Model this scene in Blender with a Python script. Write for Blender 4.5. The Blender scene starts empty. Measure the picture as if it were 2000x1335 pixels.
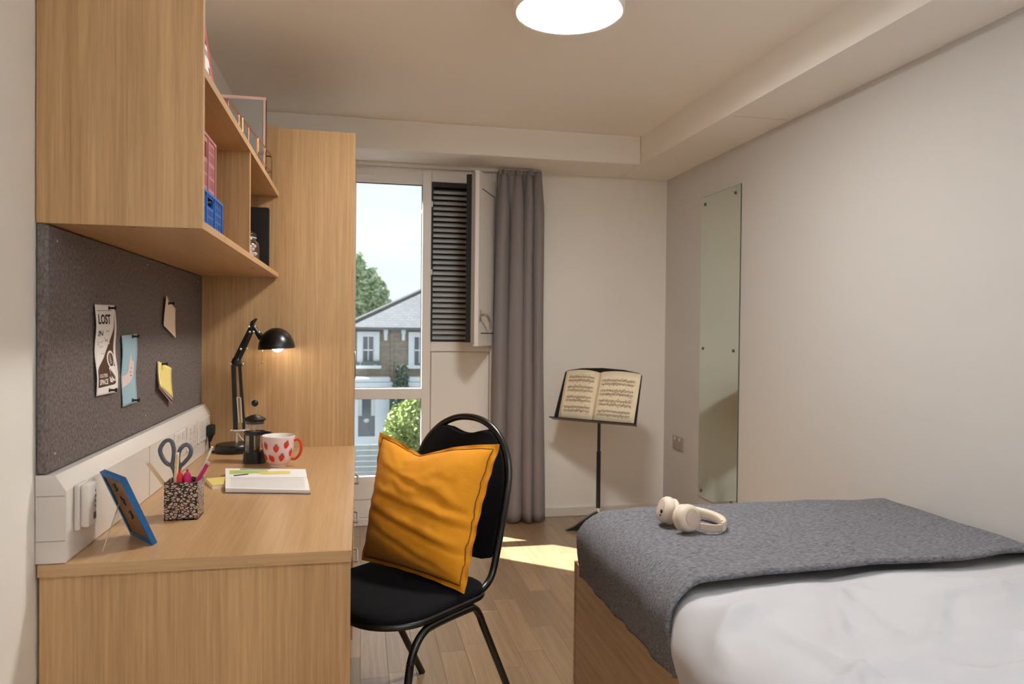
import bpy, bmesh, math, random
from mathutils import Vector, Matrix, noise
random.seed(7)
S = bpy.context.scene
COL = S.collection
PI = math.pi

# ------------------------------------------------------------------ camera
yaw, pitch, roll, FPX, EYE = 0.20459, -0.014105, 0.010349, 1431.6, 1.24
cyw, syw, cp, sp = math.cos(yaw), math.sin(yaw), math.cos(pitch), math.sin(pitch)
fw = Vector((syw*cp, cyw*cp, sp)); rt0 = Vector((cyw, -syw, 0)); up0 = rt0.cross(fw)
rt = math.cos(roll)*rt0 + math.sin(roll)*up0
up = math.cos(roll)*up0 - math.sin(roll)*rt0
cam = bpy.data.cameras.new('camera')
camo = bpy.data.objects.new('camera', cam); COL.objects.link(camo)
camo.matrix_world = Matrix(((rt.x, up.x, -fw.x, 0), (rt.y, up.y, -fw.y, 0), (rt.z, up.z, -fw.z, EYE), (0, 0, 0, 1)))
cam.sensor_width = 36; cam.sensor_fit = 'HORIZONTAL'; cam.lens = FPX*36/2000
cam.clip_start = 0.05; cam.clip_end = 300
cam.dof.use_dof = True; cam.dof.focus_distance = 2.35; cam.dof.aperture_fstop = 5.0
S.camera = camo

# ------------------------------------------------------------------ view, world, sun, lights
vs = S.view_settings
S.display_settings.display_device = 'sRGB'
vs.view_transform = 'Standard'; vs.look = 'None'; vs.gamma = 1.0; vs.exposure = 0.36; vs.use_curve_mapping = False
S.cycles.max_bounces = 10; S.cycles.diffuse_bounces = 6; S.cycles.transparent_max_bounces = 16
S.cycles.caustics_reflective = False; S.cycles.caustics_refractive = False
S.cycles.use_denoising = True

def lin(c):
    return tuple(((v/255)/12.92 if v/255 <= 0.04045 else ((v/255+0.055)/1.055)**2.4) for v in c) + (1.0,)

W = bpy.data.worlds.new('sky'); S.world = W; W.use_nodes = True
nt = W.node_tree; nt.nodes.clear()
out = nt.nodes.new('ShaderNodeOutputWorld'); bg = nt.nodes.new('ShaderNodeBackground')
tc = nt.nodes.new('ShaderNodeTexCoord'); mp = nt.nodes.new('ShaderNodeMapping'); nz = nt.nodes.new('ShaderNodeTexNoise'); cr = nt.nodes.new('ShaderNodeValToRGB')
mp.inputs['Scale'].default_value = (1, 1, 3.0)
nz.inputs['Scale'].default_value = 3.5; nz.inputs['Detail'].default_value = 6
cr.color_ramp.elements[0].position = 0.36; cr.color_ramp.elements[0].color = (0.39, 0.445, 0.475, 1)
cr.color_ramp.elements[1].position = 0.60; cr.color_ramp.elements[1].color = (0.475, 0.485, 0.495, 1)
nt.links.new(tc.outputs['Generated'], mp.inputs[0]); nt.links.new(mp.outputs[0], nz.inputs['Vector'])
nt.links.new(nz.outputs[0], cr.inputs[0]); nt.links.new(cr.outputs[0], bg.inputs[0]); nt.links.new(bg.outputs[0], out.inputs[0])
bg.inputs[1].default_value = 1.78

sun = bpy.data.lights.new('sun', 'SUN'); sun.energy = 26.0; sun.color = (1.0, 0.985, 0.95); sun.angle = math.radians(0.6)
suno = bpy.data.objects.new('sun', sun); COL.objects.link(suno)
suno.rotation_euler = Vector((1.2, -1.0, -1.44)).to_track_quat('-Z', 'Y').to_euler()

WARM_LAMP = (0.97, 0.955, 0.91); WARM_POWER = 76.0
FILL_TINT = (0.76, 0.88, 1.0); FILL_POWER = 3.0; UPFILL_POWER = 470.0  # tint and strength of the fill lamps added behind the viewer

# ------------------------------------------------------------------ materials
def newmat(name):
    m = bpy.data.materials.new(name); m.use_nodes = True
    n = m.node_tree; n.nodes.clear()
    o = n.nodes.new('ShaderNodeOutputMaterial'); b = n.nodes.new('ShaderNodeBsdfPrincipled')
    n.links.new(b.outputs[0], o.inputs[0])
    return m, n, b

def plain(name, c, rough=0.5, metal=0.0, spec=0.5, bump=0, bscale=200, var=0.0, vscale=60, coat=0, stretch=(1, 1, 1), sheen=0):
    m, n, b = newmat(name)
    b.inputs['Base Color'].default_value = lin(c); b.inputs['Roughness'].default_value = rough
    b.inputs['Metallic'].default_value = metal; b.inputs['Specular IOR Level'].default_value = spec
    b.inputs['Coat Weight'].default_value = coat
    if sheen: b.inputs['Sheen Weight'].default_value = sheen
    if bump or var:
        t = n.nodes.new('ShaderNodeTexCoord'); mpp = n.nodes.new('ShaderNodeMapping'); mpp.inputs['Scale'].default_value = stretch
        n.links.new(t.outputs['Object'], mpp.inputs[0])
    if var:
        q = n.nodes.new('ShaderNodeTexNoise'); q.inputs['Scale'].default_value = vscale; q.inputs['Detail'].default_value = 4; q.inputs['Roughness'].default_value = 0.65
        n.links.new(mpp.outputs[0], q.inputs['Vector'])
        r = n.nodes.new('ShaderNodeValToRGB')
        r.color_ramp.elements[0].position = 0.3; r.color_ramp.elements[1].position = 0.7
        r.color_ramp.elements[0].color = tuple(x*(1-var) for x in lin(c)[:3])+(1,)
        r.color_ramp.elements[1].color = tuple(min(1, x*(1+var)) for x in lin(c)[:3])+(1,)
        n.links.new(q.outputs[0], r.inputs[0]); n.links.new(r.outputs[0], b.inputs['Base Color'])
    if bump:
        q2 = n.nodes.new('ShaderNodeTexNoise'); q2.inputs['Scale'].default_value = bscale; q2.inputs['Detail'].default_value = 3
        n.links.new(mpp.outputs[0], q2.inputs['Vector'])
        bp = n.nodes.new('ShaderNodeBump'); bp.inputs['Strength'].default_value = bump; bp.inputs['Distance'].default_value = 0.002
        n.links.new(q2.outputs[0], bp.inputs['Height']); n.links.new(bp.outputs[0], b.inputs['Normal'])
    return m

def wood(name, axis, dark, light, rough=0.42, fine=110, contrast=1.0, objrand=0.0, bump=0.05, bscale=300):
    """fine-grained oak laminate, grain along the axis"""
    m, n, b = newmat(name)
    t = n.nodes.new('ShaderNodeTexCoord')
    def layer(across, along, detail, rgh=0.6):
        sc = [across]*3; sc['xyz'.index(axis)] = along
        mpp = n.nodes.new('ShaderNodeMapping'); mpp.inputs['Scale'].default_value = sc
        n.links.new(t.outputs['Object'], mpp.inputs[0])
        q = n.nodes.new('ShaderNodeTexNoise'); q.inputs['Scale'].default_value = 1; q.inputs['Detail'].default_value = detail; q.inputs['Roughness'].default_value = rgh
        if objrand:
            oi = n.nodes.new('ShaderNodeObjectInfo'); ad = n.nodes.new('ShaderNodeVectorMath'); ad.operation = 'ADD'
            ml = n.nodes.new('ShaderNodeMath'); ml.operation = 'MULTIPLY'; ml.inputs[1].default_value = 77.0
            n.links.new(oi.outputs['Random'], ml.inputs[0]); n.links.new(mpp.outputs[0], ad.inputs[0]); n.links.new(ml.outputs[0], ad.inputs[1])
            n.links.new(ad.outputs[0], q.inputs['Vector'])
        else:
            n.links.new(mpp.outputs[0], q.inputs['Vector'])
        return q
    a = layer(fine, 2.2, 5, 0.7); c = layer(fine*0.09, 0.5, 2); d = layer(fine*3, 12, 2)
    mx = n.nodes.new('ShaderNodeMath'); mx.operation = 'MULTIPLY_ADD'; mx.inputs[1].default_value = 0.55
    m2 = n.nodes.new('ShaderNodeMath'); m2.operation = 'MULTIPLY'; m2.inputs[1].default_value = 0.30
    m3 = n.nodes.new('ShaderNodeMath'); m3.operation = 'MULTIPLY_ADD'; m3.inputs[1].default_value = 0.15
    n.links.new(c.outputs[0], m2.inputs[0]); n.links.new(a.outputs[0], mx.inputs[0]); n.links.new(m2.outputs[0], mx.inputs[2])
    n.links.new(d.outputs[0], m3.inputs[0]); n.links.new(mx.outputs[0], m3.inputs[2])
    r = n.nodes.new('ShaderNodeValToRGB')
    r.color_ramp.elements[0].position = 0.5-0.16/contrast; r.color_ramp.elements[1].position = 0.5+0.16/contrast
    r.color_ramp.elements[0].color = lin(dark); r.color_ramp.elements[1].color = lin(light)
    n.links.new(m3.outputs[0], r.inputs[0])
    col = r.outputs[0]
    if objrand:
        oi = n.nodes.new('ShaderNodeObjectInfo'); mr = n.nodes.new('ShaderNodeMapRange')
        mr.inputs['To Min'].default_value = 1-objrand; mr.inputs['To Max'].default_value = 1+objrand
        hs = n.nodes.new('ShaderNodeHueSaturation'); n.links.new(oi.outputs['Random'], mr.inputs[0]); n.links.new(mr.outputs[0], hs.inputs['Value'])
        n.links.new(col, hs.inputs['Color']); col = hs.outputs[0]
    n.links.new(col, b.inputs['Base Color']); b.inputs['Roughness'].default_value = rough
    if bump:
        bp = n.nodes.new('ShaderNodeBump'); bp.inputs['Strength'].default_value = bump; bp.inputs['Distance'].default_value = 0.001
        n.links.new(a.outputs[0], bp.inputs['Height']); n.links.new(bp.outputs[0], b.inputs['Normal'])
    return m

def glass(name, tint=(1, 1, 1), refl=0.10, rough=0.0):
    m = bpy.data.materials.new(name); m.use_nodes = True; n = m.node_tree; n.nodes.clear()
    o = n.nodes.new('ShaderNodeOutputMaterial'); t = n.nodes.new('ShaderNodeBsdfTransparent'); g = n.nodes.new('ShaderNodeBsdfGlossy')
    t.inputs[0].default_value = tint+(1,); g.inputs['Roughness'].default_value = rough
    lw = n.nodes.new('ShaderNodeLayerWeight'); lw.inputs[0].default_value = 0.5
    pw = n.nodes.new('ShaderNodeMath'); pw.operation = 'POWER'; pw.inputs[1].default_value = 4.0; n.links.new(lw.outputs['Facing'], pw.inputs[0])
    ma = n.nodes.new('ShaderNodeMath'); ma.operation = 'MULTIPLY_ADD'; ma.inputs[1].default_value = 0.7; ma.inputs[2].default_value = refl*0.4; n.links.new(pw.outputs[0], ma.inputs[0])
    mx = n.nodes.new('ShaderNodeMixShader'); n.links.new(ma.outputs[0], mx.inputs[0]); n.links.new(t.outputs[0], mx.inputs[1]); n.links.new(g.outputs[0], mx.inputs[2])
    n.links.new(mx.outputs[0], o.inputs[0]); return m

def emit(name, c, s):
    m, n, b = newmat(name); b.inputs['Base Color'].default_value = (0.8, 0.8, 0.8, 1)
    b.inputs['Emission Color'].default_value = tuple(c)+(1,); b.inputs['Emission Strength'].default_value = s; return m

def bean_print(name):
    m, n, b = newmat(name)
    t = n.nodes.new('ShaderNodeTexCoord'); mpp = n.nodes.new('ShaderNodeMapping'); mpp.inputs['Rotation'].default_value = (0.5, 0.5, 0.6)
    mpp.inputs['Scale'].default_value = (90, 108, 142); n.links.new(t.outputs['Object'], mpp.inputs[0])
    v = n.nodes.new('ShaderNodeTexVoronoi'); v.feature = 'DISTANCE_TO_EDGE'; v.inputs['Scale'].default_value = 1; n.links.new(mpp.outputs[0], v.inputs['Vector'])
    r = n.nodes.new('ShaderNodeValToRGB'); e = r.color_ramp.elements
    e[0].position = 0.11; e[0].color = lin((30, 22, 22)); e[1].position = 0.16; e[1].color = lin((205, 178, 165))
    q = e.new(0.36); q.color = lin((205, 178, 165)); q = e.new(0.42); q.color = lin((70, 52, 48))
    n.links.new(v.outputs['Distance'], r.inputs[0]); n.links.new(r.outputs[0], b.inputs['Base Color']); b.inputs['Roughness'].default_value = 0.4
    return m

def brick_mat(name):
    m, n, b = newmat(name)
    t = n.nodes.new('ShaderNodeTexCoord'); mpp = n.nodes.new('ShaderNodeMapping'); mpp.inputs['Rotation'].default_value = (-PI/2, 0, 0); n.links.new(t.outputs['Object'], mpp.inputs[0])
    k = n.nodes.new('ShaderNodeTexBrick'); k.inputs['Scale'].default_value = 1; k.inputs['Brick Width'].default_value = 0.225; k.inputs['Row Height'].default_value = 0.075; k.inputs['Mortar Size'].default_value = 0.008
    k.inputs['Color1'].default_value = lin((150, 140, 128)); k.inputs['Color2'].default_value = lin((126, 116, 108)); k.inputs['Mortar'].default_value = lin((150, 138, 124))
    n.links.new(mpp.outputs[0], k.inputs['Vector']); n.links.new(k.outputs[0], b.inputs['Base Color']); b.inputs['Roughness'].default_value = 0.9
    return m

def slate_mat(name):
    m, n, b = newmat(name)
    t = n.nodes.new('ShaderNodeTexCoord'); mpp = n.nodes.new('ShaderNodeMapping'); mpp.inputs['Rotation'].default_value = (-PI/2, 0, 0); n.links.new(t.outputs['Object'], mpp.inputs[0])
    k = n.nodes.new('ShaderNodeTexBrick'); k.inputs['Scale'].default_value = 1; k.inputs['Brick Width'].default_value = 0.26; k.inputs['Row Height'].default_value = 0.11; k.inputs['Mortar Size'].default_value = 0.008
    k.inputs['Color1'].default_value = lin((88, 91, 98)); k.inputs['Color2'].default_value = lin((76, 79, 87)); k.inputs['Mortar'].default_value = lin((54, 56, 62))
    n.links.new(mpp.outputs[0], k.inputs['Vector']); n.links.new(k.outputs[0], b.inputs['Base Color']); b.inputs['Roughness'].default_value = 0.7
    return m

M = {}
M['wall'] = plain('wall_paint', (243, 238, 231), 0.75, bump=0.03, bscale=120)
M['wall_dim'] = plain('wall_paint_dimmed', (207, 204, 201), 0.75, bump=0.03, bscale=120)  # same wall paint, darkened to offset the ceiling lamp's strong light here
M['ceil'] = plain('ceiling_paint', (248, 242, 232), 0.8)
M['trim'] = plain('white_gloss_trim', (226, 219, 209), 0.35)
M['frame'] = plain('white_window_frame', (236, 232, 227), 0.35)
M['oak_v'] = wood('oak_vertical_grain', 'z', (162, 124, 84), (208, 170, 123))
M['oak_y'] = wood('oak_lengthwise_grain', 'y', (172, 134, 93), (206, 167, 122), rough=0.32)
M['oak_x'] = wood('oak_cross_grain', 'x', (162, 128, 90), (196, 160, 118))
M['oak_edge'] = plain('oak_edge_band', (196, 156, 114), 0.4, var=0.06, vscale=8)
M['plank'] = wood('vinyl_plank', 'y', (130, 104, 78), (170, 140, 108), rough=0.30, fine=70, objrand=0.13, bump=0.35)
_b = [n for n in M['plank'].node_tree.nodes if n.type == 'BSDF_PRINCIPLED'][0]; _b.inputs['Coat Weight'].default_value = 0.35; _b.inputs['Coat Roughness'].default_value = 0.22
M['bedwood'] = wood('bed_base_oak', 'y', (150, 120, 86), (192, 158, 118), rough=0.45, fine=60)
M['board'] = plain('grey_brown_felt', (112, 103, 100), 0.95, var=0.5, vscale=230, stretch=(1, 0.7, 0.5), bump=0.3, bscale=600, spec=0.1)
M['plastic'] = plain('white_plastic', (226, 220, 214), 0.28)
M['plastic2'] = plain('white_plastic_matt', (218, 211, 206), 0.4)
M['seam'] = plain('seam_grey', (150, 142, 136), 0.6)
M['black'] = plain('black_metal', (16, 15, 16), 0.28, spec=0.6)
M['blackfab'] = plain('black_fabric', (19, 18, 20), 0.95, bump=0.25, bscale=900, spec=0.15)
M['blackplast'] = plain('black_plastic', (20, 19, 20), 0.4)
M['chrome'] = plain('chrome', (238, 234, 226), 0.28, 0.7)
M['steel'] = plain('brushed_steel', (190, 182, 170), 0.32, 1.0)
M['brass'] = plain('brass_bead', (225, 180, 110), 0.25, 0.9)
M['satin'] = plain('satin_grey_plate', (168, 158, 150), 0.35)
M['studm'] = plain('dark_stud_metal', (112, 104, 96), 0.3, 0.8)
M['copper'] = plain('copper_wire', (206, 140, 108), 0.3, 0.9)
M['darkgap'] = plain('dark_gasket', (24, 24, 24), 0.6)
M['curtain'] = plain('taupe_curtain', (138, 131, 132), 0.9, bump=0.15, bscale=700, spec=0.2, var=0.05, vscale=300)
M['ochre'] = plain('ochre_linen', (214, 142, 26), 0.85, bump=0.25, bscale=700, spec=0.2, var=0.07, vscale=220, sheen=0.15)
M['ochre_dark'] = plain('ochre_stitching', (112, 64, 12), 0.9)
M['throw'] = plain('grey_heather_knit', (116, 115, 120), 0.95, var=0.55, vscale=190, stretch=(0.4, 1, 1), bump=0.35, bscale=330, spec=0.1)
M['duvet'] = plain('white_cotton', (200, 199, 204), 0.85, bump=0.06, bscale=500, spec=0.2)
M['mattress'] = plain('mattress_cover', (210, 208, 206), 0.9)
M['mirror'] = plain('mirror_silver', (222, 232, 224), 0.01, 1.0)
M['mirror_edge'] = plain('mirror_glass_edge', (60, 84, 74), 0.2)
M['beige'] = plain('beige_plastic', (222, 207, 190), 0.5)
M['beige_soft'] = plain('beige_cushion', (226, 211, 190), 0.75)
M['beige_disc'] = plain('beige_disc', (205, 184, 170), 0.35)
M['blue'] = plain('blue_plastic', (24, 106, 188), 0.4)
M['blue_dark'] = plain('blue_recess_shade', (18, 62, 122), 0.5)
M['pink'] = plain('dusty_pink_plastic', (190, 124, 124), 0.45)
M['pink_dark'] = plain('dusty_pink_recess_shade', (150, 88, 88), 0.5)
M['bluewood'] = plain('blue_painted_wood', (20, 92, 150), 0.45)
M['hardboard'] = plain('brown_hardboard', (150, 108, 66), 0.7, var=0.12, vscale=60)
M['paper'] = plain('white_paper', (242, 237, 233), 0.8)
M['paper2'] = plain('cream_paper', (242, 228, 208), 0.8)
M['music'] = plain('aged_sheet_music', (244, 228, 198), 0.8, var=0.04, vscale=12)
M['ink'] = plain('black_ink', (40, 34, 30), 0.8)
M['inkgrey'] = plain('faded_ink', (112, 94, 76), 0.8)
M['brown'] = plain('brown_ink', (82, 52, 26), 0.7)
M['skyblue'] = plain('pale_blue_card', (160, 192, 206), 0.6)
M['handpink'] = plain('pale_pink_print', (228, 208, 206), 0.7)
M['yellow'] = plain('yellow_note', (246, 226, 142), 0.75)
M['notepink'] = plain('pink_note', (238, 160, 160), 0.75)
M['noteblue'] = plain('blue_note', (80, 100, 170), 0.75)
M['green'] = plain('lime_print', (178, 196, 96), 0.7)
M['lilac'] = plain('grey_lilac_print', (150, 148, 164), 0.7)
M['straw'] = plain('yellow_print', (232, 208, 120), 0.7)
M['mug'] = plain('pale_pink_glaze', (236, 206, 208), 0.15)
M['mugin'] = plain('white_glaze', (238, 230, 224), 0.15)
M['red'] = plain('strawberry_red', (206, 62, 52), 0.25)
M['orange'] = plain('orange_red_glaze', (206, 78, 40), 0.2)
M['leaf'] = plain('dark_leaf_print', (66, 72, 44), 0.4)
M['greyscissor'] = plain('blue_grey_plastic', (92, 96, 110), 0.45)
M['pencil'] = plain('natural_pencil_wood', (226, 200, 160), 0.5)
M['magenta'] = plain('magenta_plastic', (190, 20, 100), 0.25)
M['redpen'] = plain('red_plastic', (196, 30, 34), 0.3)
M['pinkred'] = plain('coral_red_cover', (204, 88, 84), 0.35)
M['greycard'] = plain('grey_card', (150, 146, 142), 0.6)
M['rose'] = plain('rose_trim', (226, 184, 172), 0.5)
M['marsh'] = plain('pink_white_sweets', (250, 230, 224), 0.6)
M['window_glass'] = glass('window_glass', (0.97, 0.99, 0.985), 0.10)
M['jar_glass'] = glass('jar_glass', (0.95, 0.95, 0.94), 0.2, 0.02)
M['louvre'] = plain('black_aluminium_slat', (172, 174, 174), 0.45, 0.0)
M['bean'] = bean_print('bean_print')
M['brick'] = brick_mat('stock_brick'); M['slate'] = slate_mat('grey_slate')
M['stucco'] = plain('white_stucco', (214, 220, 226), 0.8)
M['dkglass'] = plain('dark_window_pane', (84, 92, 100), 0.15)
M['net'] = plain('white_net_curtain', (206, 208, 206), 0.8)
M['ridge'] = plain('ridge_lead', (112, 112, 114), 0.7)
M['tree'] = plain('tree_leaf', (178, 196, 158), 0.7, var=0.35, vscale=1.5)
M['bushm'] = plain('bush_leaf', (150, 164, 100), 0.7, var=0.3, vscale=2.5)
M['hedge'] = plain('hedge_leaf', (108, 120, 108), 0.8, var=0.3, vscale=3)
M['bark'] = plain('bark', (92, 76, 60), 0.9)
M['fence'] = plain('pale_grey_boards', (186, 192, 200), 0.8, var=0.06, vscale=5)
M['asphalt'] = plain('asphalt', (74, 76, 80), 0.9)
M['pink_flower'] = plain('planter_leaf', (96, 112, 108), 0.8)
M['lamp_white'] = plain('white_lamp_body', (240, 236, 230), 0.4)
M['diffuser'] = emit('lamp_diffuser', WARM_LAMP, WARM_POWER)
M['diffuser_fill'] = emit('fill_lamp_diffuser', FILL_TINT, FILL_POWER)
M['diffuser_upfill'] = emit('fill_uplight_diffuser', FILL_TINT, UPFILL_POWER)
M['bulb'] = emit('lit_bulb', (1.0, 0.84, 0.62), 20.0)

# ------------------------------------------------------------------ mesh building
class MB:
    def __init__(s): s.bm = bmesh.new()
    def face(s, pts):
        return s.bm.faces.new([s.bm.verts.new(p) for p in pts])
    def box(s, x0, y0, z0, x1, y1, z1, bev=0.0, seg=1, mat=None):
        mt = Matrix.Translation(((x0+x1)/2, (y0+y1)/2, (z0+z1)/2)) @ Matrix.Diagonal((abs(x1-x0), abs(y1-y0), abs(z1-z0), 1))
        if mat is not None: mt = mat @ mt
        r = bmesh.ops.create_cube(s.bm, size=1, matrix=mt)
        if bev:
            es = list({e for v in r['verts'] for e in v.link_edges})
            bmesh.ops.bevel(s.bm, geom=es, offset=bev, segments=seg, profile=0.5, affect='EDGES')
        return s
    def tube(s, path, r, n=10, closed=False, cap=True, sq=None, upv=None):
        """round tube; sq=(a,b) gives half width and half height of a flattened section kept level with upv"""
        P = [Vector(p) for p in path]; k = len(P); rings = []
        def tang(i):
            if closed: return (P[(i+1) % k]-P[(i-1) % k]).normalized()
            return (P[min(i+1, k-1)]-P[max(i-1, 0)]).normalized()
        t0 = tang(0); a = Vector((0, 0, 1)) if abs(t0.z) < 0.9 else Vector((1, 0, 0))
        N = (a-t0*a.dot(t0)).normalized()
        for i in range(k):
            t = tang(i)
            if upv is not None: N = Vector(upv); N = (N-t*N.dot(t)).normalized()
            else: N = (N-t*N.dot(t)).normalized()
            B = t.cross(N); rr = r[i] if isinstance(r, (list, tuple)) else r; ring = []
            for j in range(n):
                an = 2*PI*j/n; c, si = math.cos(an), math.sin(an)
                if sq:
                    c = math.copysign(abs(c)**0.5, c); si = math.copysign(abs(si)**0.5, si)
                    ring.append(s.bm.verts.new(P[i]+N*(c*sq[1])+B*(si*sq[0])))
                else: ring.append(s.bm.verts.new(P[i]+N*(c*rr)+B*(si*rr)))
            rings.append(ring)
        for i in range(k if closed else k-1):
            A, Bq = rings[i], rings[(i+1) % k]
            for j in range(n): s.bm.faces.new((A[j], A[(j+1) % n], Bq[(j+1) % n], Bq[j]))
        if cap and not closed:
            s.bm.faces.new(rings[0][::-1]); s.bm.faces.new(rings[-1])
        return s
    def lathe(s, prof, c=(0, 0, 0), n=32, mat=None, caps=True):
        mt = Matrix.Translation(c) if mat is None else Matrix.Translation(c) @ mat
        rings = [[s.bm.verts.new(mt @ Vector((r*math.cos(2*PI*j/n), r*math.sin(2*PI*j/n), z))) for j in range(n)] if r > 1e-6 else [s.bm.verts.new(mt @ Vector((0, 0, z)))] for r, z in prof]
        for A, B in zip(rings, rings[1:]):
            if len(A) == 1 and len(B) == 1: continue
            for j in range(n):
                if len(A) == 1: s.bm.faces.new((A[0], B[(j+1) % n], B[j]))
                elif len(B) == 1: s.bm.faces.new((A[j], A[(j+1) % n], B[0]))
                else: s.bm.faces.new((A[j], A[(j+1) % n], B[(j+1) % n], B[j]))
        if caps:
            if len(rings[0]) > 1: s.bm.faces.new(rings[0][::-1])
            if len(rings[-1]) > 1: s.bm.faces.new(rings[-1])
        return s
    def prism(s, poly, d0, d1, place):
        """poly 2D, place(u,v,d) -> 3D"""
        a = [s.bm.verts.new(place(u, v, d0)) for u, v in poly]; b = [s.bm.verts.new(place(u, v, d1)) for u, v in poly]
        s.bm.faces.new(a[::-1]); s.bm.faces.new(b)
        for i in range(len(poly)):
            j = (i+1) % len(poly); s.bm.faces.new((a[i], a[j], b[j], b[i]))
        return s
    def grid(s, f, nu, nv, closed_u=False):
        V = [[s.bm.verts.new(f(i/nu, j/nv)) for j in range(nv+1)] for i in range(nu+(0 if closed_u else 1))]
        k = len(V)
        for i in range(nu):
            for j in range(nv):
                s.bm.faces.new((V[i][j], V[(i+1) % k][j], V[(i+1) % k][j+1], V[i][j+1]))
        return s
    def ball(s, c, r, n=14, scale=(1, 1, 1), mat=None):
        mt = Matrix.Translation(c)
        if mat is not None: mt = mt @ mat
        bmesh.ops.create_uvsphere(s.bm, u_segments=n, v_segments=max(6, n*2//3), radius=r, matrix=mt @ Matrix.Diagonal(tuple(scale)+(1,)))
        return s

def root_of(o):
    while o.parent: o = o.parent
    return o

def build(mb, name, mat, parent=None, smooth=None, local=False, kind=None, solid=0, sub=0, label=None):
    me = bpy.data.meshes.new(name)
    bmesh.ops.recalc_face_normals(mb.bm, faces=mb.bm.faces)
    mb.bm.to_mesh(me); mb.bm.free()
    if smooth is not None:
        for p in me.polygons: p.use_smooth = True
        me.set_sharp_from_angle(angle=math.radians(smooth))
    me.materials.append(M[mat])
    o = bpy.data.objects.new(name, me); COL.objects.link(o)
    if parent is not None:
        if not local: me.transform(root_of(parent).matrix_basis.inverted())
        o.parent = parent
    elif not local: pass
    if solid:
        md = o.modifiers.new('thickness', 'SOLIDIFY'); md.thickness = solid; md.offset = -1
    if sub:
        md = o.modifiers.new('smooth', 'SUBSURF'); md.levels = sub; md.render_levels = sub
    if kind: o['kind'] = kind
    if label: o['label'] = label
    return o

def thing(name, label, cat, loc=(0, 0, 0), rotz=0, group=None, kind=None):
    o = bpy.data.objects.new(name, None); COL.objects.link(o); o.empty_display_size = 0.05
    o.location = loc; o.rotation_euler = (0, 0, rotz); o['label'] = label; o['category'] = cat
    if group: o['group'] = group
    if kind: o['kind'] = kind
    return o

def tag(o, label, cat, group=None, kind=None):
    o['label'] = label; o['category'] = cat
    if group: o['group'] = group
    if kind: o['kind'] = kind
    return o

def copy_part(o, parent, loc=None):
    c = o.copy(); COL.objects.link(c); c.parent = parent
    if loc is not None: c.location = loc
    return c

def bx(name, mat, parent, *a, bev=0.0, **k):
    m = MB(); m.box(*a, bev=bev); return build(m, name, mat, parent, **k)

def build_split(mb, name, mat, parent, **k):
    """one object for each loose piece"""
    bm = mb.bm; seen = set(); bm.verts.index_update()
    for v0 in bm.verts:
        if v0 in seen: continue
        isl = []; stack = [v0]; seen.add(v0)
        while stack:
            v = stack.pop(); isl.append(v)
            for e in v.link_edges:
                w = e.other_vert(v)
                if w not in seen: seen.add(w); stack.append(w)
        q = MB(); mp2 = {v: q.bm.verts.new(v.co) for v in isl}
        for f in {f for v in isl for f in v.link_faces}: q.bm.faces.new([mp2[v] for v in f.verts])
        build(q, name, mat, parent, **k)
    bm.free()

def lerp(a, b, t): return a+(b-a)*t
def smooth_path(P, n=8, closed=False):
    """Catmull-Rom through the points"""
    P = [Vector(p) for p in P]; out = []; k = len(P)
    for i in range(k if closed else k-1):
        p0 = P[(i-1) % k] if closed or i > 0 else P[0]*2-P[1]; p1 = P[i]; p2 = P[(i+1) % k]
        p3 = P[(i+2) % k] if closed or i+2 < k else P[-1]*2-P[-2]
        for j in range(n):
            t = j/n
            out.append(0.5*((2*p1)+(p2-p0)*t+(2*p0-5*p1+4*p2-p3)*t*t+(3*p1-p0-3*p2+p3)*t**3))
    if not closed: out.append(P[-1])
    return out

def text_tris(s, bold=0.0):
    cu = bpy.data.curves.new('t', 'FONT'); cu.body = s; cu.size = 1; cu.offset = bold; cu.resolution_u = 3
    ob = bpy.data.objects.new('t', cu); COL.objects.link(ob)
    dg = bpy.context.evaluated_depsgraph_get()
    me = bpy.data.meshes.new_from_object(ob.evaluated_get(dg))
    vs_ = [v.co.copy() for v in me.vertices]; fs = [tuple(p.vertices) for p in me.polygons]
    bpy.data.objects.remove(ob); bpy.data.curves.remove(cu); bpy.data.meshes.remove(me)
    x0 = min(v.x for v in vs_); x1 = max(v.x for v in vs_); y0 = min(v.y for v in vs_); y1 = max(v.y for v in vs_)
    return [((v.x-x0)/(x1-x0), (v.y-y0)/(y1-y0)) for v in vs_], fs

def add_text(mb, s, place, u0, v0, u1, v1, bold=0.0):
    """place(u,v) with v downwards"""
    V, F = text_tris(s, bold)
    bv = [mb.bm.verts.new(place(lerp(u0, u1, x), lerp(v1, v0, y))) for x, y in V]
    for f in F:
        try: mb.bm.faces.new([bv[i] for i in f])
        except ValueError: pass

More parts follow.
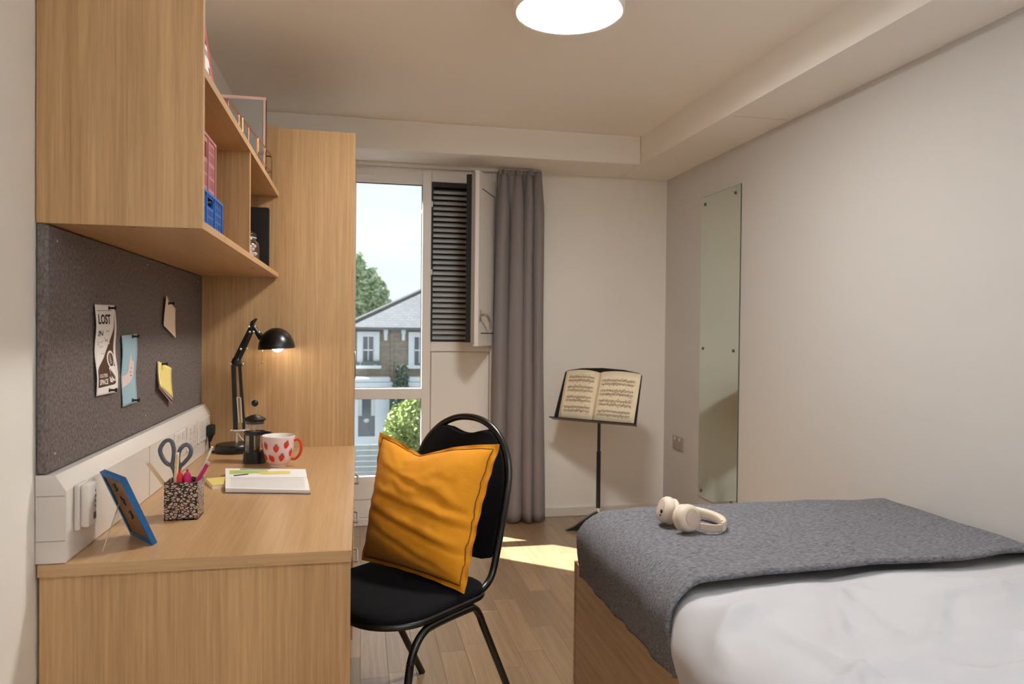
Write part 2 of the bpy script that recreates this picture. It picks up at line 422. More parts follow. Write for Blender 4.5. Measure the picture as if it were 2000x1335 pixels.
# ------------------------------------------------------------------ room shell
XL, XR, YB, ZC = -0.665, 2.07, 4.758, 2.47
YF = -2.0
fl = bx('floor', 'plank', None, XL-.1, YF-.1, -.15, XR+.1, YB+.15, -.012); tag(fl, 'oak-look plank floor of the study bedroom', 'floor', kind='structure')
bx('subfloor', 'plank', fl, XL, YF, -.012, XR, 1.90, 0.0)
cache = {}
def plank(x, y0, y1):
    key = round(y1-y0, 3)
    if key not in cache:
        m = MB(); m.box(0.0003, 0.0003, -.0115, 0.0997, key-.0003, 0.0, bev=0.0006)
        cache[key] = build(m, 'plank', 'plank', fl, local=True); o = cache[key]
    else: o = copy_part(cache[key], fl)
    o.location = (x, y0, 0)
known = {13: 3.305, 12: 3.184, 14: 2.98, 11: 2.86, 10: 3.36, 9: 3.02, 8: 3.22}
for i in range(28):
    x = XL+0.075-0.1+i*0.1
    if x < XL-0.001:
        continue
    if x+0.1 > XR: break
    off = known.get(i, 2.8+((i*37) % 55)/100.0)
    y = off-0.55*math.ceil((off-1.90)/0.55)
    while y < YB:
        a = max(y, 1.90); b = min(y+0.55, YB)
        if b-a > 0.01: plank(x, a, b)
        y += 0.55

def wallbox(name, label, *a):
    o = bx(name, 'wall_dim' if name == 'wall_right' else 'wall', None, *a); return tag(o, label, 'wall', kind='structure')
wallbox('wall_left', 'white plaster wall behind the desk and pinboard', XL-.1, YF-.1, -.15, XL, YB+.15, ZC+.1)
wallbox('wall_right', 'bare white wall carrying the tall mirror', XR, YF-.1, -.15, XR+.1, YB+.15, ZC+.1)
wallbox('wall_front', 'plain white wall behind the viewer', XL, YF-.1, -.15, XR, YF, ZC+.1)
m = MB(); m.box(0.868, YB, -.15, XR, YB+.14, ZC+.1); m.box(XL, YB, 2.294, 0.868, YB+.14, ZC+.1); m.box(XL, YB, -.15, -.40, YB+.14, 2.294)
m.box(-.40, YB, -.15, .868, YB+.14, 0.0)
tag(build(m, 'wall_back', 'wall'), 'white end wall with the tall window beside the curtain', 'wall', kind='structure')
tag(bx('ceiling', 'ceil', None, XL, YF, ZC, XR, YB+.14, ZC+.1), 'plain off-white ceiling with one round lamp', 'ceiling', kind='structure')
tag(bx('trim_1', 'wall', None, XL, 4.35, 2.294, 1.712, YB, ZC, bev=0.004), 'boxed white beam above the window and curtain', 'beam', kind='structure')
m = MB(); m.prism([(1.714, YB), (1.714, 4.35), (1.752, 2.0), (1.752, YF), (XR, YF), (XR, YB)], 2.294, ZC, lambda u, v, d: Vector((u, v, d)))
bmesh.ops.bevel(m.bm, geom=[e for e in m.bm.edges if max(v.co.z for v in e.verts) < 2.3 and max(v.co.x for v in e.verts) < 1.8], offset=0.012, segments=3, profile=0.5, affect='EDGES')
tr2 = tag(build(m, 'trim_2', 'wall', smooth=40), 'boxed white bulkhead running along the top of the mirror wall', 'bulkhead', kind='structure')
bx('joint_line', 'satin', tr2, 1.760, 3.2705, 2.2934, XR-.02, 3.2722, 2.2942)
def skirting(name, label, *a):
    tag(bx(name, 'trim', None, *a, bev=0.003), label, 'skirting board', kind='structure')
skirting('baseboard_back', 'white skirting board behind the music stand', 0.868, YB-.016, 0, XR-.016, YB, .062)
skirting('baseboard_right', 'white skirting board under the tall mirror', XR-.016, YF, 0, XR, YB, .062)
skirting('baseboard_left', 'white skirting board in front of the desk panel', XL, YF, 0, XL+.016, 1.695, .062)

# ------------------------------------------------------------------ window
win = thing('window_1', 'tall white window with a clear pane and a black louvred vent beside it', 'window', (0.23, 4.76, 0), kind='structure')
Y0, Y1 = 4.722, 4.792
def fr(name, *a, mat='frame', bev=0.004): return bx(name, mat, win, *a, bev=bev)
fr('jamb', -.40, Y0, 0, -.33, Y1, 2.294); fr('jamb', .833, Y0, 0, .868, Y1, 2.294)
fr('mullion', .387, Y0, 0, .444, Y1, 2.294)
fr('head', -.33, Y0, 2.176, .387, Y1, 2.294); fr('head', .444, Y0, 2.196, .833, Y1, 2.294)
fr('transom', -.33, Y0, .803, .387, Y1, .872)
fr('bottom_rail', -.33, Y0, .165, .387, Y1, .314); fr('kick_panel', -.33, Y0+.006, .05, .387, Y1, .163); fr('threshold', -.33, Y0-.012, 0, .387, Y1, .048)
fr('vent_rail', .444, Y0, 1.108, .833, Y1, 1.170)
fr('infill_panel', .450, Y0+.010, .05, .828, Y1-.02, 1.104); fr('threshold', .444, Y0-.006, 0, .833, Y1, .05)
m = MB()
for a in ((.444, .05, .450, 1.108), (.828, .05, .833, 1.108), (.450, 1.104, .828, 1.108)): m.box(a[0], Y0+.014, a[1], a[2], Y0+.02, a[3])
build_split(m, 'panel_gasket', 'seam', win)
m = MB()
for x0, z0, x1, z1 in ((-.33, .872, .387, 2.176), (-.33, .314, .387, .803)):
    g = .004
    m.box(x0, Y0+.03, z0, x0+g, Y0+.045, z1); m.box(x1-g, Y0+.03, z0, x1, Y0+.045, z1); m.box(x0, Y0+.03, z1-g, x1, Y0+.045, z1); m.box(x0, Y0+.03, z0, x1, Y0+.045, z0+g)
build(m, 'glazing_gasket', 'darkgap', win)
bx('pane', 'window_glass', win, -.33, 4.757, .872, .387, 4.761, 2.176); bx('pane', 'window_glass', win, -.33, 4.757, .314, .387, 4.761, .803)
m = MB(); m.box(-.20, Y0-.012, 2.222, .085, Y0, 2.262, bev=.004); m.box(-.20, Y0-.018, 2.226, .08, Y0-.012, 2.236, bev=.002)
build(m, 'trickle_vent', 'frame', win)
# louvre in the vent opening
m = MB()
for a in ((.444, 1.17, .456, 2.196), (.821, 1.17, .833, 2.196), (.456, 2.165, .821, 2.196), (.456, 1.17, .821, 1.185)): m.box(a[0], Y0+.004, a[1], a[2], Y1, a[3])
build(m, 'louvre_frame', 'darkgap', win)
bx('insect_mesh', 'darkgap', win, .456, 4.785, 1.185, .821, 4.788, 2.165)
m = MB()
sec = [(0, -.008), (.001, .008), (.006, .011), (.034, .022), (.036, .019), (.009, .006), (.004, -.008)]
m.prism(sec, -.1825, .1825, lambda u, v, d: Vector((d, u, v)))
n_sl = 28; zs = [1.192+k*(2.158-1.192)/(n_sl-.2) for k in range(n_sl)]
sl0 = None
for z in zs:
    if sl0 is None: sl0 = o = build(m, 'slat', 'louvre', win, local=True)
    else: o = copy_part(sl0, win)
    o.location = (.6385-.23, 4.735-4.76, z)
# open inner flap hinged by the curtain
hx, hy = .838, 4.735; fx, fy = .668, 4.372
L = math.hypot(fx-hx, fy-hy); ex = Vector(((fx-hx)/L, (fy-hy)/L, 0)); en = Vector((-ex.y, ex.x, 0))   # en looks into the room
if en.y > 0: en = -en
def sash_p(u, v, d): return Vector((hx, hy, 0))+ex*u+en*d+Vector((0, 0, v))
m = MB(); m.prism([(0, 1.150), (L, 1.150), (L, 2.205), (0, 2.205)], 0.0, .030, sash_p)
sash = build(m, 'sash', 'frame', win)
m = MB(); m.prism([(.01, 1.172), (L-.012, 1.172), (L-.004, 2.185), (.01, 2.185)], -.052, -.016, sash_p); build(m, 'insulating_core', 'darkgap', sash)
m = MB()
for z in (1.60, 2.035): m.box(.440, Y0-.004, z, .452, Y0+.006, z+.035, bev=.001)
build_split(m, 'hinge_keep', 'trim', win)
m = MB(); m.prism([(L-.004, 1.16), (L+.003, 1.16), (L+.003, 2.195), (L-.004, 2.195)], -.016, .006, sash_p); build(m, 'edge_strip', 'seam', sash)
m = MB()
for a in ((.035, 1.225, .043, 2.11), (.035, 2.104, L-.06, 2.110), (.035, 1.225, L-.06, 1.231)): m.prism([(a[0], a[1]), (a[2], a[1]), (a[2], a[3]), (a[0], a[3])], .0295, .0312, sash_p)
build(m, 'bead_line', 'darkgap', sash)
m = MB(); m.prism([(L-.035, 1.30), (L-.012, 1.30), (L-.012, 1.37), (L-.035, 1.37)], .030, .038, sash_p)
bmesh.ops.bevel(m.bm, geom=m.bm.edges[:], offset=.003, segments=2, profile=.5, affect='EDGES')
m.tube(smooth_path([sash_p(L-.023, 1.338, .036), sash_p(L-.023, 1.338, .066), sash_p(L-.035, 1.337, .072), sash_p(L-.075, 1.32, .073), sash_p(L-.11, 1.295, .072), sash_p(L-.13, 1.255, .072)], 5), .0075, 10)
build(m, 'handle', 'steel', sash, smooth=40, label='brushed steel lever handle')

m = MB(); m.box(-.60, 4.660, 2.276, 1.15, 4.684, 2.294, bev=.003); m.box(-.60, 4.667, 2.270, 1.15, 4.677, 2.276)
rail = tag(build(m, 'curtain_rail', 'trim'), 'slim white curtain track fixed under the boxed beam', 'curtain rail')

def curt(u, v):
    # u along width, v 0 top .. 1 bottom
    x = lerp(lerp(.862, .838, v), lerp(1.135, 1.168, v), u)
    g = min(1, v*9); ph = 2*PI*(u*3.6+.16*math.sin(2*PI*u*1.25+.6))+0.9
    amp = lerp(.014, .046, g)*(0.75+.25*math.sin(u*8+1.4))
    y = 4.628+amp*math.sin(ph+.35*math.sin(v*2.2))+.006*(1-g)*math.sin(ph*3)+.004*math.sin(ph*2+1.0+v)
    x += .020*math.cos(ph)*g+.004*math.sin(v*7+u*20)
    z = lerp(2.276, .012+.012*math.sin(ph*.5+1), v)
    return Vector((x, y, z))
m = MB(); m.grid(curt, 150, 40)
cu = build(m, 'curtain', 'curtain', smooth=180, solid=.003); tag(cu, 'taupe floor-length curtain drawn back in deep folds beside the window', 'curtain')
m = MB()
for k in range(10):
    u = (k+.5)/10; p = curt(u, .012); m.box(p.x-.009, p.y-.012, 2.245, p.x+.009, p.y-.004, 2.277, bev=.003)
build_split(m, 'pleat_heading', 'curtain', cu)

# ------------------------------------------------------------------ wardrobe
wd = thing('wardrobe', 'tall oak wardrobe standing between the desk and the window', 'wardrobe', (-.34, 3.8, 0))
bx('side_panel', 'oak_v', wd, -.655, 3.236, 0, -.0245, 3.256, 2.086); bx('side_panel', 'oak_v', wd, -.655, 4.30, 0, -.045, 4.32, 2.086)
bx('top_panel', 'oak_y', wd, -.655, 3.256, 2.066, -.045, 4.30, 2.086); bx('back_panel', 'oak_v', wd, -.655, 3.256, .0, -.648, 4.30, 2.066)
bx('plinth', 'oak_y', wd, -.07, 3.256, 0, -.05, 4.30, .08)
for y0, y1, hy_ in ((3.258, 3.776, 3.73), (3.780, 4.316, 3.83)):
    d = bx('door', 'oak_v', wd, -.043, y0, .085, -.026, y1, 2.084, bev=.001)
    m = MB(); m.tube([(-.026, hy_, 1.0), (-.022, hy_, 1.0), (-.022, hy_, 1.13), (-.026, hy_, 1.13)], .003, 8); build(m, 'handle', 'steel', d, smooth=40)

# ------------------------------------------------------------------ wall cabinet with open shelves
sh = thing('wall_shelf_unit', 'oak open shelf unit fixed to the wall above the pinboard', 'shelf', (-.5, 2.45, 1.457))
CX = -.338
bx('side_panel', 'oak_v', sh, -.662, 1.70, 1.457, CX, 1.720, 2.30); bx('side_panel', 'oak_v', sh, -.662, 3.205, 1.457, CX, 3.228, 2.086)
bx('bottom_panel', 'oak_y', sh, -.662, 1.720, 1.457, CX, 3.205, 1.475); bx('shelf_board', 'oak_y', sh, -.662, 1.720, 1.792, CX, 3.205, 1.812)
bx('divider', 'oak_v', sh, -.655, 2.412, 1.475, CX-.002, 2.432, 1.792); bx('back_panel', 'oak_v', sh, -.662, 1.720, 1.475, -.655, 3.205, 1.792)
m = MB()
for x in (-.57, -.48, -.375): m.lathe([(0, 0), (.005, 0), (.005, .0012), (0, .0012)], (x, 1.713, 1.4562), 12)
m.lathe([(0, 0), (.006, 0), (.006, .0012), (0, .0012)], (-.375, 2.75, 1.4562), 12)
build_split(m, 'screw_cap', 'hardboard', sh)
m = MB()
m.box(CX, 1.7005, 1.457, CX+.001, 1.7195, 2.30); m.box(CX, 1.7195, 1.4572, CX+.001, 3.2275, 1.4748); m.box(CX, 1.7195, 1.7922, CX+.001, 3.2275, 1.8118)
build(m, 'edge_band', 'oak_edge', sh)

# ------------------------------------------------------------------ pinboard
pb = thing('pinboard', 'grey-brown felt pinboard on the wall between desk and shelf unit', 'pinboard', (-.65, 2.47, .93))
BX = -.641
bx('felt_panel', 'board', pb, XL+.001, 1.702, .929, BX, 3.234, 1.456, bev=.004)
m = MB()
for y, z in ((1.75, 1.425), (2.436, 1.433), (3.152, 1.428), (1.74, .968), (2.425, .971), (3.151, .969)): m.ball((BX, y, z), .0032, 8, (0.5, 1, 1))
build_split(m, 'screw_head', 'steel', pb, smooth=60)

def paper_map(corners, curl):
    (a, b, c, d) = [Vector((0, y, z)) for y, z in corners]      # TL TR BR BL
    def P(u, v, off=0.0):
        p = (a*(1-u)+b*u)*(1-v)+(d*(1-u)+c*u)*v
        return Vector((BX+.0015+curl(u, v)+off, p.y, p.z))
    return P
# poster
P1 = paper_map(((1.963, 1.296), (2.112, 1.299), (2.139, 1.067), (1.976, 1.070)), lambda u, v: .004+.0035*math.sin(v*8.5+.3)*math.sin(PI*min(1, v*1.02))+.004*v*(1-v))
po = MB(); po.grid(lambda u, v: P1(u, v), 8, 40); po = build(po, 'poster', 'paper', smooth=180, solid=.0003)
tag(po, 'small white poster reading LOST IN OUTER SPACE pinned to the felt board', 'poster')
def patch(mb, P, poly, off, n=40):
    """fills a polygon in (u,v) as thin strips so that it follows the paper"""
    vmin = min(p[1] for p in poly); vmax = max(p[1] for p in poly); rows = []
    for k in range(n+1):
        v = lerp(vmin+1e-5, vmax-1e-5, k/n); xs = []
        for i in range(len(poly)):
            (u0, v0), (u1, v1) = poly[i], poly[(i+1) % len(poly)]
            if (v0 <= v) != (v1 <= v): xs.append(u0+(v-v0)*(u1-u0)/(v1-v0))
        if len(xs) >= 2: rows.append((min(xs), max(xs), v))
    for (a0, a1, va), (b0, b1, vb) in zip(rows, rows[1:]):
        try: mb.face([P(a0, va, off), P(a1, va, off), P(b1, vb, off), P(b0, vb, off)])
        except ValueError: pass
m = MB(); patch(m, P1, [(.89, .09), (.84, .26), (.72, .37), (.58, .48), (.40, .585), (.12, .685), (.06, .73), (.07, .915), (.88, .90)], .0006, 60); build(m, 'swoosh_print', 'brown', po)
m = MB(); add_text(m, 'LOST', lambda u, v: P1(u, v, .0008), .10, .105, .70, .215, .035); add_text(m, 'IN', lambda u, v: P1(u, v, .0008), .11, .285, .32, .345, .01)
for k in range(22):
    u, v = random.uniform(.1, .8), random.uniform(.27, .60)
    if u > .85-.95*(v-.2): continue
    m.face([P1(u+.018*math.cos(t), v+.008*math.sin(t), .0008) for t in (0, 1.6, 3.1, 4.7)])
for u0, v0, u1, v1 in ((.5, .30, .62, .28), (.62, .28, .60, .35), (.45, .40, .6, .38), (.2, .42, .35, .40), (.05, .066, .80, .062)):
    m.face([P1(u0, v0, .0008), P1(u1, v1, .0008), P1(u1, v1+.004, .0008), P1(u0, v0+.004, .0008)])
build(m, 'lettering', 'ink', po)
m = MB(); add_text(m, 'OUTER', lambda u, v: P1(u, v, .001), .12, .765, .48, .805, .015); add_text(m, 'SPACE', lambda u, v: P1(u, v, .001), .12, .825, .50, .885, .03)
m.face([P1(.66+.02*math.cos(t), .43+.014*math.sin(t), .001) for t in (0, 1, 2, 3, 4, 5)])
ring = []
def ell(cu_, cv, a, b, k=20): return [(cu_+a*math.cos(2*PI*i/k), cv+b*math.sin(2*PI*i/k)) for i in range(k)]
patch(m, P1, ell(.70, .61, .175, .10), .0010, 24); patch(m, P1, [(.56, .70), (.86, .69), (.88, .86), (.72, .86), (.62, .78)], .0010, 16); patch(m, P1, [(.56, .80), (.66, .83), (.74, .875), (.60, .87)], .0010, 10)
build(m, 'white_print', 'paper', po)
m = MB(); patch(m, P1, ell(.71, .615, .125, .078), .0012, 24)
for k in range(5): patch(m, P1, [(.60+k*.05, .72+k*.02), (.63+k*.05, .715+k*.02), (.68+k*.04, .80+k*.012), (.64+k*.04, .80+k*.012)], .0012, 8)
build(m, 'visor_print', 'brown', po)
m = MB()
for q in range(5):
    v0 = .565+q*.022; hw = .10*math.sqrt(max(.05, 1-((v0-.615)/.075)**2))
    patch(m, P1, [(.71-hw*.7, v0), (.71+hw*(.15*q-.1), v0-.010), (.71+hw*(.15*q-.1), v0-.002), (.71-hw*.7, v0+.009)], .0014, 6)
build(m, 'visor_strokes', 'paper', po)  # thin white strokes printed inside the visor
# postcard with a pointing hand
P2 = paper_map(((2.174, 1.218), (2.312, 1.223), (2.316, 1.023), (2.184, 1.021)), lambda u, v: .003+.003*math.sin(v*6+.8)*math.sin(PI*v))
m = MB(); m.grid(lambda u, v: P2(u, v), 6, 24); pc = build(m, 'postcard', 'skyblue', smooth=180, solid=.0003)
tag(pc, 'pale blue card with a pointing hand, beside the poster', 'card')
m = MB(); patch(m, P2, [(.54, .26), (.60, .36), (.78, .40), (.82, .48), (.78, .60), (.62, .67), (.42, .70), (.06, .73), (.05, .57), (.38, .555), (.46, .50), (.48, .36)], .0006, 50)
build(m, 'hand_print', 'handpink', pc)
m = MB()
for a in ((.60, .47, .64, .49), (.58, .53, .63, .55), (.60, .58, .66, .60)): m.face([P2(a[0], a[1], .0009), P2(a[2], a[1], .0009), P2(a[2], a[3], .0009), P2(a[0], a[3], .0009)])
build_split(m, 'hand_line', 'ink', pc)
P3 = paper_map(((2.617, 1.349), (2.769, 1.309), (2.756, 1.205), (2.593, 1.249)), lambda u, v: .003+.02*max(0, .35-u)*(1-v)+.004*v*v)
m = MB(); m.grid(lambda u, v: P3(u, v), 12, 8); tag(build(m, 'paper_note', 'paper2', smooth=180, solid=.0003), 'blank cream paper note with a curled corner, pinned highest on the board', 'note')
st = thing('sticky_note_pad', 'wad of yellow sticky notes with pink and blue sheets peeping out below', 'notes', (BX, 2.62, 1.03))
for nm, mt, dz, off in (('sheet', 'notepink', -.022, .001), ('sheet', 'noteblue', -.014, .002), ('sheet', 'paper', -.009, .003), ('sheet', 'yellow', 0, .005)):
    Pq = paper_map(((2.539, 1.133), (2.708, 1.103), (2.692, 1.001+dz), (2.522, 1.055+dz*.35)), lambda u, v, o=off: o+.010*v*v)
    m = MB(); m.grid(lambda u, v: Pq(u, v), 6, 8); build(m, nm, mt, st, smooth=180, solid=.0003)
def pin(y, z, label):
    t = thing('push_pin', label, 'pin', (BX+.006, y, z), group='black push pins on the felt board')
    R = Matrix.Rotation(PI/2, 4, 'Y')
    m = MB(); m.lathe([(r_*1.3, z_*1.3) for r_, z_ in [(0, .0), (.0045, .0), (.0045, .002), (.0024, .004), (.0022, .011), (.004, .013), (.0042, .016), (0, .0165)]], (BX+.004, y, z), 12, R); build(m, 'head', 'blackplast', t, smooth=40)
    m = MB(); m.tube([(BX-.004, y, z), (BX+.005, y, z)], .0006, 6); build(m, 'needle', 'steel', t)
pin(2.064, 1.290, 'black push pin through the top of the LOST poster'); pin(2.069, 1.078, 'black push pin through the bottom of the LOST poster')
pin(2.268, 1.215, 'black push pin through the top of the blue card'); pin(2.270, 1.033, 'black push pin through the bottom of the blue card')
pin(2.671, 1.324, 'black push pin holding the blank cream note'); pin(2.582, 1.122, 'black push pin holding the yellow sticky notes')

# ------------------------------------------------------------------ trunking
tk = thing('cable_trunking', 'white chamfered cable trunking running along the back of the desk', 'trunking', (-.635, 2.47, .742))
prof = [(XL+.002, .742), (-.606, .742), (-.606, .893), (-.627, .927), (XL+.002, .927)]
m = MB(); m.prism(prof, 1.704, 3.232, lambda u, v, d: Vector((u, d, v))); build(m, 'body', 'plastic', tk)
m = MB(); m.prism([(XL+.002, .742), (-.605, .742), (-.605, .8935), (-.6265, .928), (XL+.002, .928)], 1.700, 1.704, lambda u, v, d: Vector((u, d, v))); build(m, 'end_cap', 'plastic2', tk)
m = MB(); m.box(-.662, 1.6993, .788, -.607, 1.7002, .7896); m.box(-.662, 1.6993, .883, -.607, 1.7002, .8846)
m.box(-.6062, 2.33, .745, -.6052, 2.332, .892); build_split(m, 'seam', 'seam', tk)  # upright line stands in for a faint shadow; end-cap lines are joints
for y0, y1 in ((2.62, 2.76), (2.80, 2.94), (2.98, 3.20)):
    pl = bx('socket_plate', 'plastic', tk, -.606, y0, .797, -.600, y1, .886, bev=.002)
    m = MB()
    for q in (.28, .72):
        yy = lerp(y0, y1, q); m.box(-.600, yy-.009, .858, -.596, yy+.009, .878, bev=.001)
    build_split(m, 'switch', 'plastic2', pl)
    m = MB()
    for q in (.28, .72):
        yy = lerp(y0, y1, q)
        for dy, dz in ((0, .018), (-.011, 0), (.011, 0)): m.box(-.6003, yy+dy-.003, .820+dz-.002, -.5995, yy+dy+.003, .820+dz+.002)
    build_split(m, 'socket_hole', 'seam', pl)
ad = thing('plug_in_adapter', 'boxy white plug-in adapter with dark symbols on the near end of the trunking', 'adapter', (-.58, 1.77, .80))
m = MB(); m.box(-.6055, 1.742, .797, -.594, 1.800, .898, bev=.003); build(m, 'base', 'plastic2', ad)
m = MB(); m.box(-.5945, 1.748, .802, -.577, 1.800, .896, bev=.005, seg=2); build(m, 'body', 'plastic', ad, smooth=50)
m = MB()
for k in range(4): m.prism([(-.003, -.003), (.003, -.003), (.0, .003)], 0, .0006, lambda u, v, d, k=k: Vector((-.577+d-.0001, 1.790+u, .842+k*.0115+v)))
for a, b in ((.0065, .0052), (.0034, .0022)):
    for q in (-1, 1):
        m.box(-.5771, 1.786+q*a-.0008, .821-a, -.5764, 1.786+q*a+.0008, .821+a); m.box(-.5771, 1.786-a, .821+q*a-.0008, -.5764, 1.786+a, .821+q*a+.0008)
build_split(m, 'symbol', 'ink', ad, label='dark arrows and a double square symbol')

# ------------------------------------------------------------------ desk
dk = thing('desk', 'built-in oak desk with a full-depth end panel facing the viewer', 'desk', (-.34, 2.46, 0))
bx('desktop', 'oak_y', dk, -.660, 1.700, .713, -.015, 3.234, .740, bev=.0015)
bx('edge_band', 'oak_x', dk, -.659, 1.6985, .7135, -.016, 1.7005, .7392)
bx('side_panel', 'oak_v', dk, -.658, 1.706, 0, -.017, 1.724, .713); bx('modesty_panel', 'oak_y', dk, -.655, 1.724, .25, -.637, 3.23, .713)
dp = thing('drawer_unit', 'oak drawer unit under the far end of the desk', 'drawers', (-.3, 3.0, 0))
m = MB(); m.box(-.62, 2.82, .05, -.038, 2.838, .711); m.box(-.62, 3.214, .05, -.038, 3.232, .711); m.box(-.62, 2.838, .05, -.60, 3.214, .711); m.box(-.60, 2.838, .05, -.038, 3.214, .066); m.box(-.60, 2.838, .695, -.038, 3.214, .711)
build(m, 'body', 'oak_v', dp)
for z0, z1 in ((.545, .694), (.39, .541), (.068, .386)):
    d = bx('drawer', 'oak_y', dp, -.50, 2.822, z0, -.020, 3.230, z1, bev=.001)
    zc = z1-.055
    m = MB(); m.tube([(-.020, 2.94, zc), (-.006, 2.945, zc-.004), (-.004, 2.96, zc-.006), (-.004, 3.09, zc-.006), (-.006, 3.105, zc-.004), (-.020, 3.11, zc)], .0045, 8); build(m, 'handle', 'steel', d, smooth=50)
m = MB(); m.lathe([(0, 0), (.007, 0), (.007, .003), (0, .003)], (-.0200, 3.17, .655), 14, Matrix.Rotation(PI/2, 4, 'Y')); build(m, 'lock', 'blackplast', dp)

# ------------------------------------------------------------------ bed
bd = thing('bed', 'low oak-panelled bed base with mattress along the mirror wall', 'bed', (1.4, 1.45, 0))
bx('side_panel', 'bedwood', bd, .752, .40, 0, .770, 2.470, .428, bev=.001); bx('side_panel', 'bedwood', bd, 2.03, .40, 0, 2.048, 2.470, .428)
bx('foot_panel', 'bedwood', bd, .750, 2.470, 0, 2.048, 2.488, .431, bev=.001); bx('head_panel', 'bedwood', bd, .770, .40, 0, 2.03, .418, .428)
bx('slat_deck', 'bedwood', bd, .770, .418, .33, 2.03, 2.470, .35)
m = MB(); m.box(.785, .43, .35, 2.035, 2.455, .592, bev=.05, seg=3); build(m, 'mattress', 'mattress', bd, smooth=60)

def drape(x0, x1, y0, y1, top, rad, ov_l, ov_f, nu, nv, disp, name, mat, foot=True, head=False):
    """cloth lying on the mattress: hangs over its open long side and over its foot"""
    def f(u, v):
        a = lerp(-ov_l, x1-x0, u); b = lerp(y0, y1+(ov_f if foot else 0), v)
        ax = min(0, a); by = max(0, b-y1) if foot else 0
        ov = math.hypot(ax, by); bx_ = max(0, a); bb = min(b, y1)
        if ov > 1e-9:
            d = Vector((ax/ov, by/ov, 0))
            q = rad*PI/2
            if ov < q: h = rad*math.sin(ov/rad); dr = rad*(1-math.cos(ov/rad))
            else: h = rad; dr = rad+ov-q
        else: d = Vector((0, 0, 0)); h = dr = 0
        p = Vector((x0+bx_, bb, top-dr))+d*h
        return disp(p, a, b, dr, d)
    m = MB(); m.grid(f, nu, nv); o = build(m, name, mat, smooth=180)
    return o, f

def n3(x, y, z=0.0): return noise.noise(Vector((x, y, z)))
def duv(p, a, b, dr, d):
    x, y = p.x, p.y
    puff = .012*math.sin(PI*min(1, max(0, (x-.8)/1.25)))
    z = p.z+puff+.014*n3(x*3.1, y*3.1, 2)+.006*n3(x*7+y*3, y*9-x*2, 5)
    r = 1-abs(n3(x*2.2+y*1.4, y*4.2-x*1.6, 9)); kc = min(1, max(0, (1.66-y)/.12)); z += kc*.022*max(0, r-.84)/.16*(1 if dr < .05 else .3)
    r = 1-abs(n3(x*1.3+y*2.6, x*3.3-y*1.2, 14)); z += kc*.018*max(0, r-.88)/.12
    if x > 1.93: z -= (x-1.93)*.28
    o = d*(.010+.018*math.sin(min(1, dr/.2)*PI)+.014*n3(y*4.2, dr*5, 3)*min(1, dr*8))
    yy = y-.07*max(0, x-.85)/1.2
    k = min(1, max(0, (yy-1.55)/.12)); k = k*k*(3-2*k)
    k2 = min(1, max(0, (yy-1.672)/.06)); z -= .007*k+.026*k2
    return Vector((x+((.034*k+.026*k2) if d.x < 0 else 0)*min(1, dr*12), y, z))+o
dv, _ = drape(.845, 2.055, .42, 1.80, .604, .105, .31, 0, 90, 110, duv, 'duvet', 'duvet', foot=False)
md = dv.modifiers.new('thickness', 'SOLIDIFY'); md.thickness = .014; md.offset = -1
tag(dv, 'plain white duvet spread over the bed below the grey throw', 'duvet')
def thr(p, a, b, dr, d):
    x, y = p.x, p.y
    puff = .010*math.sin(PI*min(1, max(0, (x-.8)/1.25)))
    # near hem runs slightly askew
    k = max(0, 1-(b-1.665)/.5); y += k*(.075*max(0, (x-.85))/1.2 + .012*math.sin(x*7+.5) - (.03*dr/.2 if dr > 0 else 0))
    z = p.z+puff+.006*n3(x*4, y*4, 1)+.003*n3(x*11, y*11, 4)
    hem = math.exp(-((b-1.675)/.03)**2); z += .006*hem
    if x > 1.93: z -= (x-1.93)*.30
    w = min(1, max(0, dr-.05)*9)
    o = d*(.006+.0030*w*math.sin(b*40+2.5*n3(b*3, 0, 7))+.0016*w*math.sin(b*71+1)+.02*math.sin(min(1, dr/.19)*PI)*.6)
    if d.y > .3: o *= .4
    return Vector((x, y, z))+o
th, thf = drape(.848, 2.052, 1.665, 2.385, .626, .098, .275, .20, 120, 130, thr, 'throw_blanket', 'throw')
md = th.modifiers.new('thickness', 'SOLIDIFY'); md.thickness = .010; md.offset = -1
tag(th, 'grey heather knitted throw laid across the foot of the bed', 'throw')
m = MB(); m.tube([thf(k/120, .004) for k in range(121)], .0075, 8); build(m, 'hem', 'throw', th, smooth=180)

# ------------------------------------------------------------------ chair
CH = Vector((.107, 2.261, 0)); bdir = Vector((.7507, .6606, 0)); wdir = Vector((-.6606, .7507, 0))
ang = math.atan2(bdir.y, bdir.x)                     # local x = towards the back, local y = away from the viewer
chair = thing('chair', 'black stacking chair with a round-topped padded back, pulled up to the desk', 'chair', CH, ang)
